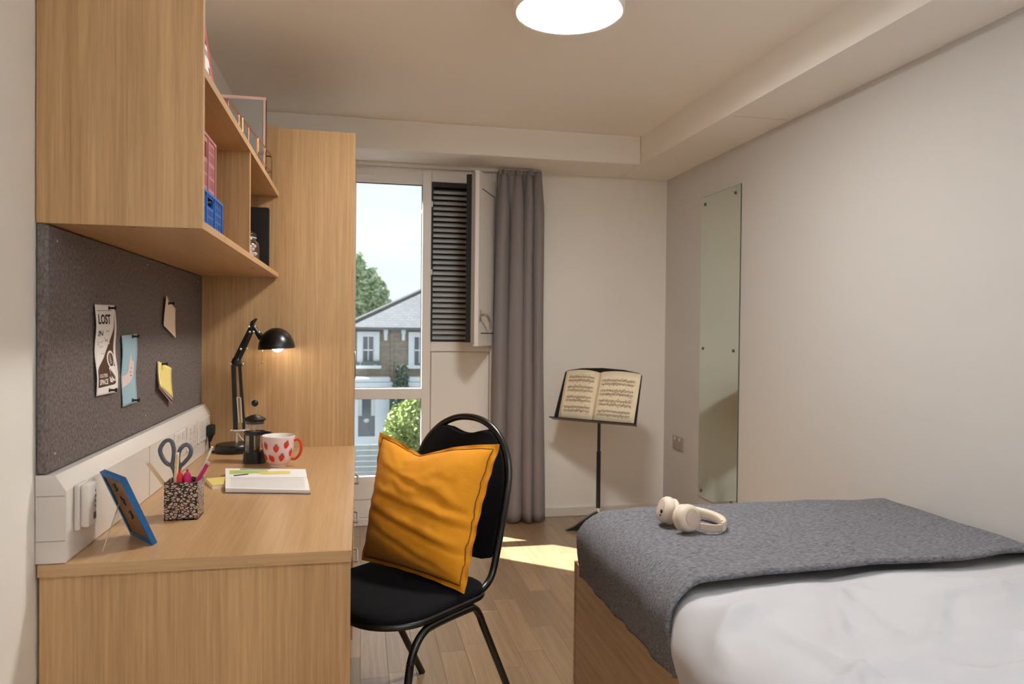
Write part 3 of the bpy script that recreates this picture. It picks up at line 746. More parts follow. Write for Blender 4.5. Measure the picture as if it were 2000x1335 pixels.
# each side frame: front leg, rail and rear leg bent from one tube; cut into parts
for s, nm in ((-1, 'near'), (1, 'far')):
    w = s*.222
    rl = smooth_path([(-.158, w*1.03, .335), (-.138, w*1.02, .375), (-.105, w*1.01, .403), (-.06, w, .412), (.085, w, .412), (.120, w, .405), (.143, w, .380), (.158, w, .350)], 6)
    m = MB(); m.tube(rl, .0115, 12); build(m, 'side_rail', 'black', chair, smooth=60, local=True)
    m = MB(); m.tube([(-.158, w*1.03, .335), (-.176, w*1.06, .27), (-.225, w*1.10, .0)], .0115, 12); build(m, 'leg', 'black', chair, smooth=60, local=True)
    m = MB(); m.tube([(.158, w, .350), (.352, w*.96, .0)], .0115, 12); build(m, 'leg', 'black', chair, smooth=60, local=True)
def seat_outline(scale=0.0):
    pts = []
    def arc(cx, cy, r, a0, a1, k=8):
        for i in range(k+1):
            t = lerp(a0, a1, i/k); pts.append((cx+(r+scale)*math.cos(t), cy+(r+scale)*math.sin(t)))
    arc(-.085, -.085, .135, -PI, -PI/2, 12); arc(.13, -.15, .07, -PI/2, 0); arc(.13, .15, .07, 0, PI/2); arc(-.085, .085, .135, PI/2, PI, 12)
    return pts
m = MB(); so = seat_outline(.002); m.tube([(x, y, .432) for x, y in so], .010, 10, closed=True); build(m, 'seat_frame', 'black', chair, smooth=60, local=True)
m = MB(); prev = None; ns = len(so)
lev = [(-.012, .428), (.004, .436), (.006, .448), (.002, .458), (-.010, .466), (-.03, .4715), (-.07, .474), (-.12, .475)]
rings = []
for sc, z in lev:
    base = seat_outline(0); rr = []
    for x, y in base:
        L_ = math.hypot(x+.02, y); k = (L_+sc)/L_; rr.append(m.bm.verts.new((-.02+(x+.02)*k, y*k, z)))
    rings.append(rr)
for A, B in zip(rings, rings[1:]):
    for j in range(ns): m.bm.faces.new((A[j], A[(j+1) % ns], B[(j+1) % ns], B[j]))
m.bm.faces.new(rings[0][::-1]); m.bm.faces.new(rings[-1])
build(m, 'seat', 'blackfab', chair, smooth=60, local=True)
def back_b(z): return .245+(z-.50)*.235
P = []
for s in (-1, 1):
    q = [(.02, .205*s, .436), (.12, .205*s, .436), (.175, .204*s, .442), (.215, .203*s, .462), (.240, .202*s, .50), (back_b(.6), .204*s, .60), (back_b(.70), .207*s, .70), (back_b(.78), .203*s, .78), (back_b(.85), .178*s, .85), (back_b(.905), .128*s, .905), (back_b(.937), .066*s, .937)]
    P += q if s < 0 else [(back_b(.946), 0, .946)]+q[::-1]
m = MB(); m.tube(smooth_path(P, 6), .0115, 12); build(m, 'back_frame', 'black', chair, smooth=60, local=True)
def half(z):
    for (a, wa), (b, wb) in zip(((.5, .19), (.6, .192), (.7, .195), (.78, .191), (.85, .165), (.905, .113), (.93, .07)), ((.6, .192), (.7, .195), (.78, .191), (.85, .165), (.905, .113), (.93, .07), (.95, .0))):
        if a <= z <= b: return lerp(wa, wb, (z-a)/(b-a))
    return .19
top = [(.122*t, .892+.010*(1-math.cos(PI*min(1, abs(t)*1.15)))-.008*max(0, abs(t)-.85)/.15) for t in [k/8 for k in range(8, -9, -1)]]
side = [(.5, .194), (.56, .195), (.63, .197), (.70, .200), (.76, .197), (.81, .187), (.85, .171), (.882, .146)]
ol = [(-w, z) for z, w in side]
ol = [(-.15, .512), (-.18, .52)]+[(-w+.001, z) for z, w in side[1:]]+[(-x, z) for x, z in top]+[(w-.001, z) for z, w in side[:0:-1]]+[(.18, .52), (.15, .512)]
m = MB(); m.prism(ol, -.016, .016, lambda u, v, d: Vector((back_b(v)+d, u, v)))
bmesh.ops.bevel(m.bm, geom=[e for e in m.bm.edges if len({round(v.co.x-back_b(v.co.z), 3) for v in e.verts}) == 1], offset=.009, segments=3, profile=.5, affect='EDGES')
build(m, 'backrest', 'blackfab', chair, smooth=50, local=True)
m = MB()
for s in (-1, 1):
    m.lathe([(0, 0), (.004, 0), (.004, .003), (0, .003)], (-.10, s*.224, .43), 10, Matrix.Rotation(PI/2*-s, 4, 'X')); m.lathe([(0, 0), (.004, 0), (.004, .003), (0, .003)], (.10, s*.224, .43), 10, Matrix.Rotation(PI/2*-s, 4, 'X'))
build_split(m, 'bolt', 'steel', chair, local=True)

# ------------------------------------------------------------------ cushion
cs = thing('cushion', 'square ochre linen cushion with a flanged edge, propped on the black chair', 'cushion', (.18, 2.29, .47))
cBL, cBR, cTR, cTL = Vector((.010, 2.425, .492)), Vector((.304, 2.110, .474)), Vector((.436, 2.268, .886)), Vector((.068, 2.500, .905))
cnor = ((cBR-cBL).cross(cTL-cBL)).normalized()           # towards the viewer
def cush(u, v, side):
    """u 0..1 left-right, v 0..1 bottom-top"""
    a, b = 2*u-1, 2*v-1
    uu = .5+.5*a*(1-.055*(1-b*b)*abs(a)); vv = .5+.5*b*(1-.05*(1-a*a)*abs(b))
    if b > 0: vv -= .125*b*b*math.exp(-(abs(a+.22)/.48)**1.4)
    p = (cBL*(1-uu)+cBR*uu)*(1-vv)+(cTL*(1-uu)+cTR*uu)*vv
    fl_ = .935
    aa, bb = min(1, abs(a)/fl_), min(1, abs(b)/fl_)
    t = ((1-aa**2.6)*(1-bb**2.6)); t = max(0, t)**.55
    th_ = .002+.082*t
    if b < 0: th_ += .018*t*(-b)
    q = 0
    # creases that run from the lower right-hand corner across the face
    if side > 0:
        for (c0, sl, wd_, am) in ((-.06, -.16, .035, .010), (-.34, -.22, .04, .012), (.28, -.35, .06, .006), (-.62, -.30, .05, .008)):
            dd = b-(c0+sl*a); q -= am*math.exp(-(dd/wd_)**2)*t*(.35+.65*min(1, max(0, (a+.9)/1.2)))
            q += am*.6*math.exp(-((dd-.09)/.07)**2)*t
        q -= .020*math.exp(-((a+.30)/.10)**2)*max(0, b)**2*t
        q += .008*n3(a*2.2+3, b*2.6, 5)*t+.004*n3(a*6, b*9+a*2, 2)*t
    e = max(abs(a), abs(b))
    wv = .0022*math.sin((a+b*1.3)*17)*max(0, e-.85)/.15
    return p+cnor*(side*th_+q+wv)
m = MB()
Nn = 64
for sd in (1, -1):
    m.grid(lambda u, v: cush(u, v, sd), Nn, Nn)
bmesh.ops.remove_doubles(m.bm, verts=m.bm.verts, dist=.0005)
build(m, 'cover', 'ochre', cs, smooth=180)
seam = []
for k in range(160):
    t = k/40; i = int(t); f_ = t-i; s0 = .036+.007*n3(k*.21, 3.3, 1)+.003*n3(k*.7, 9, 2); s1 = 1-s0
    u, v = ((lerp(s0, s1, f_), s0), (s1, lerp(s0, s1, f_)), (lerp(s1, s0, f_), s1), (s0, lerp(s1, s0, f_)))[i % 4]
    seam.append(cush(u, v, 1)+cnor*.0003)
m = MB(); m.tube(seam, .0017, 6, closed=True); build(m, 'flange_seam', 'ochre_dark', cs, smooth=180)

# ------------------------------------------------------------------ mirror and wall socket
mr = thing('wall_mirror', 'tall frameless mirror screwed to the bare wall', 'mirror', (XR-.004, 3.97, .25))
bx('glass', 'mirror', mr, XR-.0065, 3.738, .235, XR-.0045, 4.212, 2.074); bx('glass_edge', 'mirror_edge', mr, XR-.0045, 3.736, .233, XR-.0005, 4.214, 2.076)
for y, z in ((3.795, 2.035), (4.165, 2.030), (3.795, 1.145), (4.170, 1.150), (3.795, .285), (4.170, .275)):
    m = MB(); m.lathe([(0, 0), (.010, 0), (.010, .003), (.007, .006), (0, .0065)], (XR-.0065, y, z), 16, Matrix.Rotation(-PI/2, 4, 'Y')); build(m, 'stud', 'studm', mr, smooth=50)
sk = thing('wall_socket', 'white double wall socket low on the wall beside the mirror', 'socket', (XR-.004, 4.515, .47))
bx('plate', 'satin', sk, XR-.010, 4.440, .472, XR, 4.590, .558, bev=.002)
m = MB()
for y in (4.478, 4.552):
    m.box(XR-.0135, y-.009, .532, XR-.010, y+.009, .551, bev=.001)
build_split(m, 'switch', 'plastic', sk)
m = MB()
for y in (4.478, 4.552):
    for dy, dz in ((0, .017), (-.011, 0), (.011, 0)): m.box(XR-.0104, y+dy-.0035, .492+dz-.003, XR-.0098, y+dy+.0035, .492+dz+.003)
build_split(m, 'socket_hole', 'seam', sk)

# ------------------------------------------------------------------ music stand
MS = Vector((1.465, 4.36, 0)); msa = math.atan2(-.405, .402)
ms = thing('music_stand', 'black orchestra music stand in the corner behind the bed', 'music stand', MS, msa)
DW, tilt = .285, math.radians(20)
def desk_p(u, v, d=0.0):   # u along width, v up the desk, d towards the player; local coordinates
    return Vector((u-.012, -.055+v*math.sin(tilt)-d*math.cos(tilt), .686+v*math.cos(tilt)+d*math.sin(tilt)))
ol = [(-DW, 0), (DW, 0), (DW-.012, .315), (DW-.03, .327), (.15, .345), (0, .352), (-.15, .345), (-DW+.04, .327), (-DW+.022, .315)]
m = MB(); m.prism(ol, -.003, .0, lambda u, v, d: desk_p(u, v, d)); build(m, 'desk_plate', 'black', ms, local=True)
m = MB(); m.prism([(-DW-.004, -.004), (DW+.004, -.004), (DW+.004, .002), (-DW-.004, .002)], -.004, .052, lambda u, v, d: desk_p(u, v, d)); build(m, 'lip', 'black', ms, local=True)
m = MB(); m.tube([(0, 0, .11), (0, 0, .50)], .0135, 14); build(m, 'tube', 'black', ms, smooth=60, local=True)
m = MB(); m.tube([(0, 0, .48), (0, 0, .715), (0, .03, .76)], .010, 12); build(m, 'upper_tube', 'black', ms, smooth=60, local=True)
m = MB(); m.lathe([(0, 0), (.017, 0), (.017, .03), (.014, .034), (.014, .05), (0, .05)], (0, 0, .095), 16); build(m, 'collar', 'chrome', ms, smooth=50, local=True)
for k in range(3):
    a = math.radians(165+120*k)-msa
    m = MB(); c, si = math.cos(a), math.sin(a)
    m.prism([(0.0, .09), (0, .13), (.05, .10), (.15, .026), (.205, .0), (.13, .0), (.04, .07)], -.016, .016, lambda u, v, d: Vector((c*u-si*d, si*u+c*d, v))); build(m, 'leg', 'black', ms, local=True)
mb_ = thing('music_book', 'open book of yellowed sheet music resting on the black stand', 'book', MS, msa)
def page(u, v, side, off=0.0):
    # u 0 at spine .. 1 outer edge, bulging near the spine
    x0 = -.008
    w_ = .238 if side < 0 else .272
    bulge = .016*math.sin(PI*min(1, u*1.05)**.55)*(1-.35*u)+.004
    sk_ = (.010*(1-v) if side < 0 else 0)
    return desk_p(x0+side*u*w_+.02*0, .006+v*.312+.012*math.sin(PI*u*.9)*(v), bulge+off)
for s in (-1, 1):
    m = MB(); m.grid(lambda u, v: page(u, v, s), 14, 6)
    pg = build(m, 'page', 'music', mb_, smooth=180, local=True, solid=.004)
    m = MB()
    rnd = random.Random(5+s)
    for r in range(4):
        for half_ in range(2):
            vc = .855-.205*r-.072*half_-(.04 if s > 0 else 0)
            for ln in range(5):
                vv = vc+(ln-2)*.0085; seg = 8
                for q in range(seg):
                    ua, ub = lerp(.10, .90, q/seg), lerp(.10, .90, (q+1)/seg)
                    m.face([page(ua, vv, s, .0010), page(ub, vv, s, .0010), page(ub, vv+.0022, s, .0010), page(ua, vv+.0022, s, .0010)])
            u = .15
            while u < .88:
                vv = vc+rnd.uniform(-.022, .022); h = rnd.choice((.030, -.030))
                m.face([page(u, vv-.006, s, .0013), page(u+.014, vv-.006, s, .0013), page(u+.014, vv+.006, s, .0013), page(u, vv+.006, s, .0013)])
                m.face([page(u+.011, vv, s, .0013), page(u+.014, vv, s, .0013), page(u+.014, vv+h, s, .0013), page(u+.011, vv+h, s, .0013)])
                if rnd.random() < .45: m.face([page(u+.011, vv+h-.004, s, .0013), page(u+.05, vv+h-.002, s, .0013), page(u+.05, vv+h+.003, s, .0013), page(u+.011, vv+h+.002, s, .0013)])
                u += rnd.uniform(.028, .055)
    build(m, 'notation', 'inkgrey', pg, local=True)
m = MB(); m.prism([(-.25, .004), (.268, .004), (.268, .318), (-.25, .318)], .0004, .0028, lambda u, v, d: desk_p(u, v, d)); build(m, 'cover', 'paper2', mb_, local=True)

# ------------------------------------------------------------------ headphones
hp = thing('headphones', 'beige over-ear headphones lying on the grey throw', 'headphones', (1.02, 2.13, .635))
def axis_mat(d):
    return Vector(d).to_track_quat('Z', 'Y').to_matrix().to_4x4()
for c, d in (((.982, 2.078, .676), (.30, -.93, .18)), ((.962, 2.172, .678), (-.90, .05, .32))):
    A = axis_mat(d)
    m = MB(); m.lathe([(0, -.004), (.040, -.004), (.0425, .004), (.041, .014), (.036, .022), (.027, .0255), (.0265, .024), (0, .024)], c, 28, A); cup = build(m, 'ear_cup', 'beige', hp, smooth=50)
    m = MB(); m.lathe([(0, -.022), (.026, -.024), (.036, -.023), (.0415, -.016), (.0415, -.008), (.038, -.004), (0, -.004)], c, 28, A); build(m, 'ear_cushion', 'beige_soft', cup, smooth=60)
    m = MB(); m.lathe([(0, .024), (.0245, .024), (.0245, .0265), (.022, .0275), (0, .0275)], c, 28, A); build(m, 'outer_disc', 'beige_disc', cup, smooth=40)
    if d[0] < 0:
        m = MB(); m.ball(Vector(c)+Vector((-.033, -.026, .004)), .0042, 8, (1, 1, 1.5)); m.ball(Vector(c)+Vector((-.035, -.022, -.009)), .003, 8); build_split(m, 'port', 'ink', cup)
hb = smooth_path([(1.016, 2.060, .662), (1.050, 2.048, .658), (1.083, 2.052, .657), (1.112, 2.082, .657), (1.126, 2.130, .658), (1.120, 2.180, .660), (1.090, 2.222, .664), (1.050, 2.245, .668), (1.010, 2.232, .674), (.985, 2.205, .680)], 8)
k = len(hb); hb = [p-Vector((0, 0, .008)) for p in hb]
m = MB(); m.tube(hb[int(k*.22):int(k*.80)], .01, 14, sq=(.005, .0155), upv=(0, 0, 1)); build(m, 'headband', 'beige', hp, smooth=60)
m = MB(); m.tube([p+(Vector((1.04, 2.15, p.z))-p).normalized()*.006 for p in hb[int(k*.32):int(k*.74)]], .009, 14, sq=(.0075, .0140), upv=(0, 0, 1)); build(m, 'headband_padding', 'beige_soft', hp, smooth=60)
m = MB(); m.tube(hb[:int(k*.24)], .008, 12, sq=(.0035, .0115), upv=(0, 0, 1)); build(m, 'slider', 'beige_disc', hp, smooth=60)
m = MB(); m.tube(hb[int(k*.78):], .008, 12, sq=(.0035, .0115), upv=(0, 0, 1)); build(m, 'slider', 'beige_disc', hp, smooth=60)

# ------------------------------------------------------------------ desk lamp
DL = Vector((-.495, 3.142, .740))
dl = thing('desk_lamp', 'black articulated desk lamp, lit, at the far end of the desk', 'lamp', DL)
m = MB(); m.lathe([(0, 0), (.074, 0), (.077, .004), (.077, .026), (.072, .033), (0, .040)], DL, 40); build(m, 'base', 'black', dl, smooth=40)
yl = 3.135
m = MB(); m.tube([(-.487, yl, .766), (-.487, yl, .826)], .005, 10); m.tube([(-.452, yl, .776), (-.474, yl, .80), (-.485, yl, .822)], .003, 8); build(m, 'pivot_post', 'chrome', dl, smooth=50)
m = MB(); m.box(-.502, yl-.010, .822, -.448, yl+.010, .832, bev=.002)
for x in (-.508, -.442): m.ball((x, yl, .827), .006, 8)
m.tube([(-.508, yl, .827), (-.442, yl, .827)], .003, 8); build(m, 'lower_bracket', 'chrome', dl, smooth=50)
m = MB()
m.box(-.0088, -.005, 0, .0088, .005, .275, mat=Matrix.Translation((-.491, yl, .826)) @ Matrix.Rotation(math.radians(-2.0), 4, 'Y')); m.box(-.006, -.005, 0, .006, .005, .275, mat=Matrix.Translation((-.458, yl, .828)) @ Matrix.Rotation(math.radians(-4.2), 4, 'Y'))
build(m, 'lower_arm', 'black', dl)
m = MB(); m.tube([(-.497, yl, .962), (-.463, yl, .962)], .003, 8); m.tube([(-.486, yl-.006, .962), (-.478, yl-.006, .86)], .0022, 8); m.tube([(-.472, yl-.006, .962), (-.466, yl-.006, .86)], .0022, 8); build(m, 'tension_spring', 'chrome', dl, smooth=50)
m = MB(); m.ball((-.491, yl, 1.110), .017, 14, (1, .6, 1)); m.box(-.510, yl-.008, 1.088, -.466, yl+.008, 1.110, bev=.004); build(m, 'elbow_joint', 'black', dl, smooth=50)
m = MB()
for c in ((-.510, 1.098), (-.464, 1.098), (-.472, 1.158), (-.448, 1.160), (-.438, 1.228), (-.423, 1.228), (-.441, 1.249), (-.418, 1.250), (-.402, 1.227)): m.ball((c[0], yl-.008, c[1]), .0048, 8)
build_split(m, 'wing_nut', 'chrome', dl, smooth=50)
m = MB(); a = Vector((-.489, yl, 1.112)); b = Vector((-.425, yl, 1.254)); dd = (b-a).normalized(); pp = Vector((dd.z, 0, -dd.x))
m.tube([a+pp*.009, b+pp*.005], .0065, 8); m.tube([a-pp*.009, b-pp*.007], .0065, 8); m.tube([a, b], .008, 8); build(m, 'upper_arm', 'black', dl, smooth=50)
m = MB(); m.tube([(-.432, yl, 1.238), (-.428, yl, 1.266), (-.412, yl, 1.282)], [.009, .009, .004], 10); m.tube([(-.425, yl, 1.252), (-.410, yl, 1.225), (-.392, yl, 1.205)], [.009, .010, .016], 12); build(m, 'head_joint', 'black', dl, smooth=50)
SC = Vector((-.3335, yl, 1.160)); Rm = Matrix.Rotation(math.radians(-3.5), 4, 'Y') @ Matrix.Identity(4)
prof = [(.073*math.cos(t), .086*math.sin(t)) for t in [k*PI/2/14 for k in range(15)]]; prof = [(r, z) for r, z in prof[:-1]]+[(0, .086)]
inn = [(r*.96, z*.96) for r, z in prof][::-1]; inn[0] = (0, .0825)
m = MB(); m.lathe(inn+prof, SC, 36, Rm, caps=False); m.bm.verts.ensure_lookup_table(); shd = build(m, 'shade', 'black', dl, smooth=50)
m = MB(); m.lathe([(.018, 0), (.018, .03), (.012, .05), (0, .05)], SC+Vector((0, 0, .025)), 16); build(m, 'bulb_holder', 'blackplast', shd, smooth=50)
m = MB(); m.ball(SC+Vector((.003, 0, .012)), .0255, 18); build(m, 'bulb', 'bulb', dl, smooth=180, label='glowing round bulb')
m = MB(); m.tube([(-.386, yl-.02, 1.165), (-.3875, yl-.02, 1.108)], .0009, 6); m.ball((-.3875, yl-.02, 1.105), .004, 8); build(m, 'pull_chain', 'brass', dl, smooth=50)
m = MB(); m.tube(smooth_path([(-.592, 3.135, .79), (-.590, 3.134, .762), (-.582, 3.132, .7455), (-.565, 3.13, .744), (-.54, 3.12, .744)], 6), .0032, 8); build(m, 'cord', 'blackplast', dl, smooth=60)
m = MB(); m.box(-.600, 3.110, .808, -.572, 3.158, .852, bev=.006, seg=2); m.tube([(-.586, 3.134, .81), (-.590, 3.134, .785)], [.011, .006], 10); build(m, 'plug', 'blackplast', dl, smooth=50, label='black three-pin plug in the trunking')

# ------------------------------------------------------------------ cafetiere
FP = Vector((-.384, 2.882, .740))
fp = thing('cafetiere', 'small black cafetiere with a glass beaker behind the strawberry mug', 'coffee maker', FP)
def lz(name, mat, prof, c=FP, n=32, par=fp, **k):
    m = MB(); m.lathe(prof, c, n); return build(m, name, mat, par, smooth=40, **k)
lz('base', 'blackplast', [(0, 0), (.042, 0), (.042, .004), (.040, .036), (.038, .042), (0, .042)])
m = MB(); m.lathe([(.0345, .040), (.0345, .150), (.0365, .156), (.0355, .156), (.0330, .150), (.0330, .042), (0, .042)], FP, 32, caps=False); build(m, 'glass_beaker', 'jar_glass', fp, smooth=40)
m = MB(); m.lathe([(.0350, .105), (.0385, .105), (.0385, .118), (.0350, .118), (.0350, .105)], FP, 32, caps=False)
for a in (-1.75, -.2, 1.4, 2.95): m.box(-.008, .0345, .038, .008, .0375, .108, mat=Matrix.Translation(FP) @ Matrix.Rotation(a-PI/2, 4, 'Z'))
build(m, 'frame', 'blackplast', fp, smooth=40)
lz('lid', 'blackplast', [(0, .146), (.034, .146), (.034, .158), (.0405, .160), (.041, .163), (.030, .170), (.012, .178), (0, .180)])
lz('plunger_rod', 'steel', [(0, .06), (.0018, .06), (.0018, .215), (0, .215)], n=8)
m = MB(); m.ball(FP+Vector((0, 0, .222)), .0128, 16); build(m, 'knob', 'blackplast', fp, smooth=180)
lz('filter_disc', 'steel', [(0, .108), (.032, .108), (.032, .112), (0, .112)])
m = MB(); q = [FP+Vector(v) for v in ((.036, -.006, .113), (.055, -.009, .112), (.066, -.011, .103), (.070, -.011, .085), (.068, -.011, .05), (.060, -.01, .03), (.040, -.007, .026))]
m.tube(smooth_path(q, 5), .006, 10, sq=(.007, .005)); build(m, 'handle', 'blackplast', fp, smooth=60)

# ------------------------------------------------------------------ mug
MG = Vector((-.289, 2.795, .740))
mg = thing('mug', 'pale pink mug printed with strawberries, red handle, near the cafetiere', 'mug', MG)
mp_ = [(.028, 0), (.0285, .007), (.036, .010), (.0445, .022), (.0515, .045), (.0560, .075), (.0590, .108), (.0590, .1105)]
def mug_r(z):
    for (ra, za), (rb, zb) in zip(mp_, mp_[1:]):
        if za <= z <= zb: return lerp(ra, rb, (z-za)/(zb-za+1e-9))
    return .059
m = MB(); m.lathe([(0, 0)]+mp_, MG, 48, caps=False); build(m, 'body', 'mug', mg, smooth=45)
m = MB(); m.lathe([(.0590, .1105), (.0580, .1125), (.0565, .1105), (.0530, .075), (.046, .035), (.02, .014), (0, .013)], MG, 48, caps=False); build(m, 'inside', 'mugin', mg, smooth=45)
m = MB(); m.lathe([(.0286, .0), (.0296, .0), (.0300, .008), (.0290, .009)], MG, 40, caps=False); build(m, 'foot_ring', 'mugin', mg, smooth=45)
hm = smooth_path([MG+Vector(v) for v in ((.054, -.010, .094), (.068, -.013, .098), (.079, -.016, .090), (.0825, -.017, .068), (.076, -.016, .044), (.062, -.013, .028), (.047, -.010, .026))], 6)
m = MB(); m.tube(hm, .005, 12, sq=(.0065, .0048)); build(m, 'handle', 'orange', mg, smooth=60)
def on_mug(a, z, o=.0005): r = mug_r(z)+o; return MG+Vector((r*math.cos(a), r*math.sin(a), z))
mr_, ml_ = MB(), MB()
berries = [(-2.35, .078, .2), (-1.62, .070, 0), (-.98, .082, -.25), (-2.55, .036, .1), (-1.95, .033, .5), (-1.25, .036, -.1), (-.55, .05, 0), (-2.95, .07, .2), (2.6, .04, 0), (2.2, .08, 0), (1.5, .06, 0), (.9, .08, 0)]
for a, z, rot in berries:
    def sp_(x, y, o): # local cm coordinates on the mug's wall
        c, s_ = math.cos(rot), math.sin(rot); X = x*c-y*s_; Yy = x*s_+y*c
        return on_mug(a+X/mug_r(z), z+Yy, o)
    k = 16; ctr = mr_.bm.verts.new(sp_(0, 0, .0007)); rr = []
    for i in range(k):
        t = 2*PI*i/k; w_ = .0098*(1+.30*math.sin(t)); rr.append(mr_.bm.verts.new(sp_(w_*math.cos(t), .0128*math.sin(t), .0006)))
    for i in range(k): mr_.bm.faces.new((ctr, rr[i], rr[(i+1) % k]))
    for q in (-.9, -.45, 0, .45, .9):
        t = PI/2+q
        ml_.face([sp_(-.0012, .0115, .0011), sp_(.0012, .0115, .0011), sp_(.0105*math.cos(t), .0125+.0085*abs(math.sin(t)), .0011)])
build(mr_, 'strawberry_print', 'red', mg); build(ml_, 'leaf_print', 'leaf', mg)

# ------------------------------------------------------------------ notebook and pad
nb = thing('notebook', 'open notebook with white lined pages lying on the desk', 'notebook', (-.29, 2.5, .740))
def nbp(u, v, dz=0.0):
    # u along X, v from near edge to far edge
    a = Vector((-.397, 2.352, 0)); b = Vector((-.146, 2.300, 0)); c = Vector((-.182, 2.630, 0)); d = Vector((-.447, 2.645, 0))
    p = (a*(1-u)+b*u)*(1-v)+(d*(1-u)+c*u)*v
    return Vector((p.x, p.y, .742+dz))
def nz_(u, v):
    if v < .62: return .010+.004*math.sin(PI*v/.62)+.003*(1-u)
    t = (v-.62)/.38; return .011+.009*math.sin(PI*min(1, t*.75))*(1-.55*u)+.004*t*(1-u)
def slab(v0, v1, z0, zf, nu=16, nv=14):
    m = MB()
    m.grid(lambda u, v: nbp(u, lerp(v0, v1, v), zf(u, lerp(v0, v1, v))), nu, nv); m.grid(lambda u, v: nbp(u, lerp(v0, v1, v), z0), nu, nv)
    bmesh.ops.bridge_loops(m.bm, edges=[e for e in m.bm.edges if e.is_boundary]); return m
build(slab(0, .60, .002, lambda u, v: nz_(u, v)), 'page_block', 'paper', nb, smooth=50); build(slab(.615, 1.0, .004, lambda u, v: nz_(u, v)), 'page_block', 'paper', nb, smooth=50)
m = MB(); m.prism([(-.01, -.012), (1.01, -.012), (1.01, 1.005), (-.01, 1.005)], 0, .0018, lambda u, v, d: nbp(u, v, d)); build(m, 'cover', 'lilac', nb)
m = MB()
for k in range(16):
    v = .05+.034*k
    m.grid(lambda u, w, v=v: nbp(lerp(.06, .95, u), v+w*.004, nz_(lerp(.06, .95, u), v)+.0004), 6, 1)
build(m, 'ruled_line', 'seam', nb)
for nm, mt, (ua, va, ub, vb) in (('colour_print', 'green', (.05, .72, .52, .84)), ('colour_print', 'straw', (.42, .70, .80, .82)), ('colour_print', 'lilac', (.18, .88, .55, .96)), ('colour_print', 'ink', (.10, .655, .28, .685))):
    m = MB(); m.grid(lambda u, v: nbp(lerp(ua, ub, u), lerp(va, vb, v)+.04*u, nz_(lerp(ua, ub, u), lerp(va, vb, v)+.04*u)+.0006), 6, 4); build(m, nm, mt, nb)
np_ = thing('notepad', 'little yellow notepad poking out from under the open notebook', 'notepad', (-.44, 2.5, .740))
Rn = Matrix.Translation((-.425, 2.49, .740)) @ Matrix.Rotation(.35, 4, 'Z')
m = MB(); m.box(-.045, -.06, 0, .022, .06, .010, mat=Rn); build(m, 'pages', 'paper2', np_); m = MB(); m.box(-.045, -.06, .010, .022, .06, .0125, mat=Rn); build(m, 'cover', 'straw', np_)

# ------------------------------------------------------------------ pen pot and its contents
pt = thing('pen_pot', 'square pen pot covered in a black and beige bean pattern', 'pen pot', (-.455, 2.077, .740))
px0, px1, py0, py1 = -.495, -.413, 2.038, 2.118
m = MB(); m.box(px0, py0, .740, px1, py0+.003, .838); m.box(px0, py1-.003, .740, px1, py1, .838); m.box(px0, py0+.003, .740, px0+.003, py1-.003, .838); m.box(px1-.003, py0+.003, .740, px1, py1-.003, .838); m.box(px0, py0, .740, px1, py1, .743)
build(m, 'body', 'bean', pt)
def stick(name, label, cat, p0, p1, r, mat, tip=None, tipmat=None, n=8):
    t = thing(name, label, cat, p0, group='pens and pencils in the pot')
    p0, p1 = Vector(p0), Vector(p1); d = (p1-p0).normalized()
    m = MB(); m.tube([p0, p1], r, n); build(m, 'barrel', mat, t, smooth=30 if n > 6 else None)
    if tip: m = MB(); m.tube([p1, p1+d*tip], r*.9, n); build(m, 'end_cap', tipmat, t, smooth=30)
stick('pencil', 'plain wooden pencil leaning out of the pot towards the trunking', 'pencil', (-.450, 2.08, .748), (-.542, 2.07, .886), .0050, 'pencil', .006, 'paper', 6)
stick('pencil', 'pale wooden pencil standing upright in front of the scissors', 'pencil', (-.474, 2.052, .748), (-.468, 2.060, .908), .0050, 'pencil', .006, 'paper', 6)
stick('pencil', 'white pencil leaning out of the pot towards the lamp', 'pencil', (-.462, 2.09, .748), (-.386, 2.075, .920), .0034, 'paper', .005, 'paper', 6)
stick('pen', 'magenta pen with a pale tip sloping out of the pot', 'pen', (-.468, 2.065, .748), (-.394, 2.065, .880), .0050, 'magenta', .006, 'rose', 10)
for nm, lab, x, y, mat, hgt in (('highlighter', 'red capped marker just showing above the pot rim', -.462, 2.062, 'redpen', .866), ('highlighter', 'magenta capped marker just showing above the pot rim', -.443, 2.064, 'magenta', .870)):
    t = thing(nm, lab, 'marker', (x, y, .743), group='capped markers in the pot')
    m = MB(); m.lathe([(0, 0), (.009, 0), (.009, .090), (0, .090)], (x, y, .744), 14); build(m, 'barrel', mat, t, smooth=40)
    m = MB(); m.lathe([(0, .090), (.0105, .090), (.0105, .108), (.007, .118), (.003, .120), (.003, .128), (0, .128)], (x-.001, y, .740), 14); build(m, 'cap', mat, t, smooth=40)
sc = thing('scissors', 'grey-handled scissors standing handles up in the pen pot', 'scissors', (-.475, 2.085, .744))
ys = 2.086
def loop(pts, r): 
    m = MB(); m.tube(smooth_path([(x, ys, z) for x, z in pts], 6, closed=True), r, 10, closed=True, sq=(.0052, .0045), upv=(0, 1, 0)); return m
s_ = 2.086/2.07
def sx(x): return x*s_
def szz(z): return 1.24-(1.24-z)*s_
l1 = [(-.500, .942), (-.486, .943), (-.479, .925), (-.479, .900), (-.484, .880), (-.497, .885), (-.508, .902), (-.512, .922)]
l2 = [(-.466, .912), (-.458, .927), (-.446, .932), (-.437, .922), (-.438, .905), (-.450, .888), (-.461, .878), (-.468, .890)]
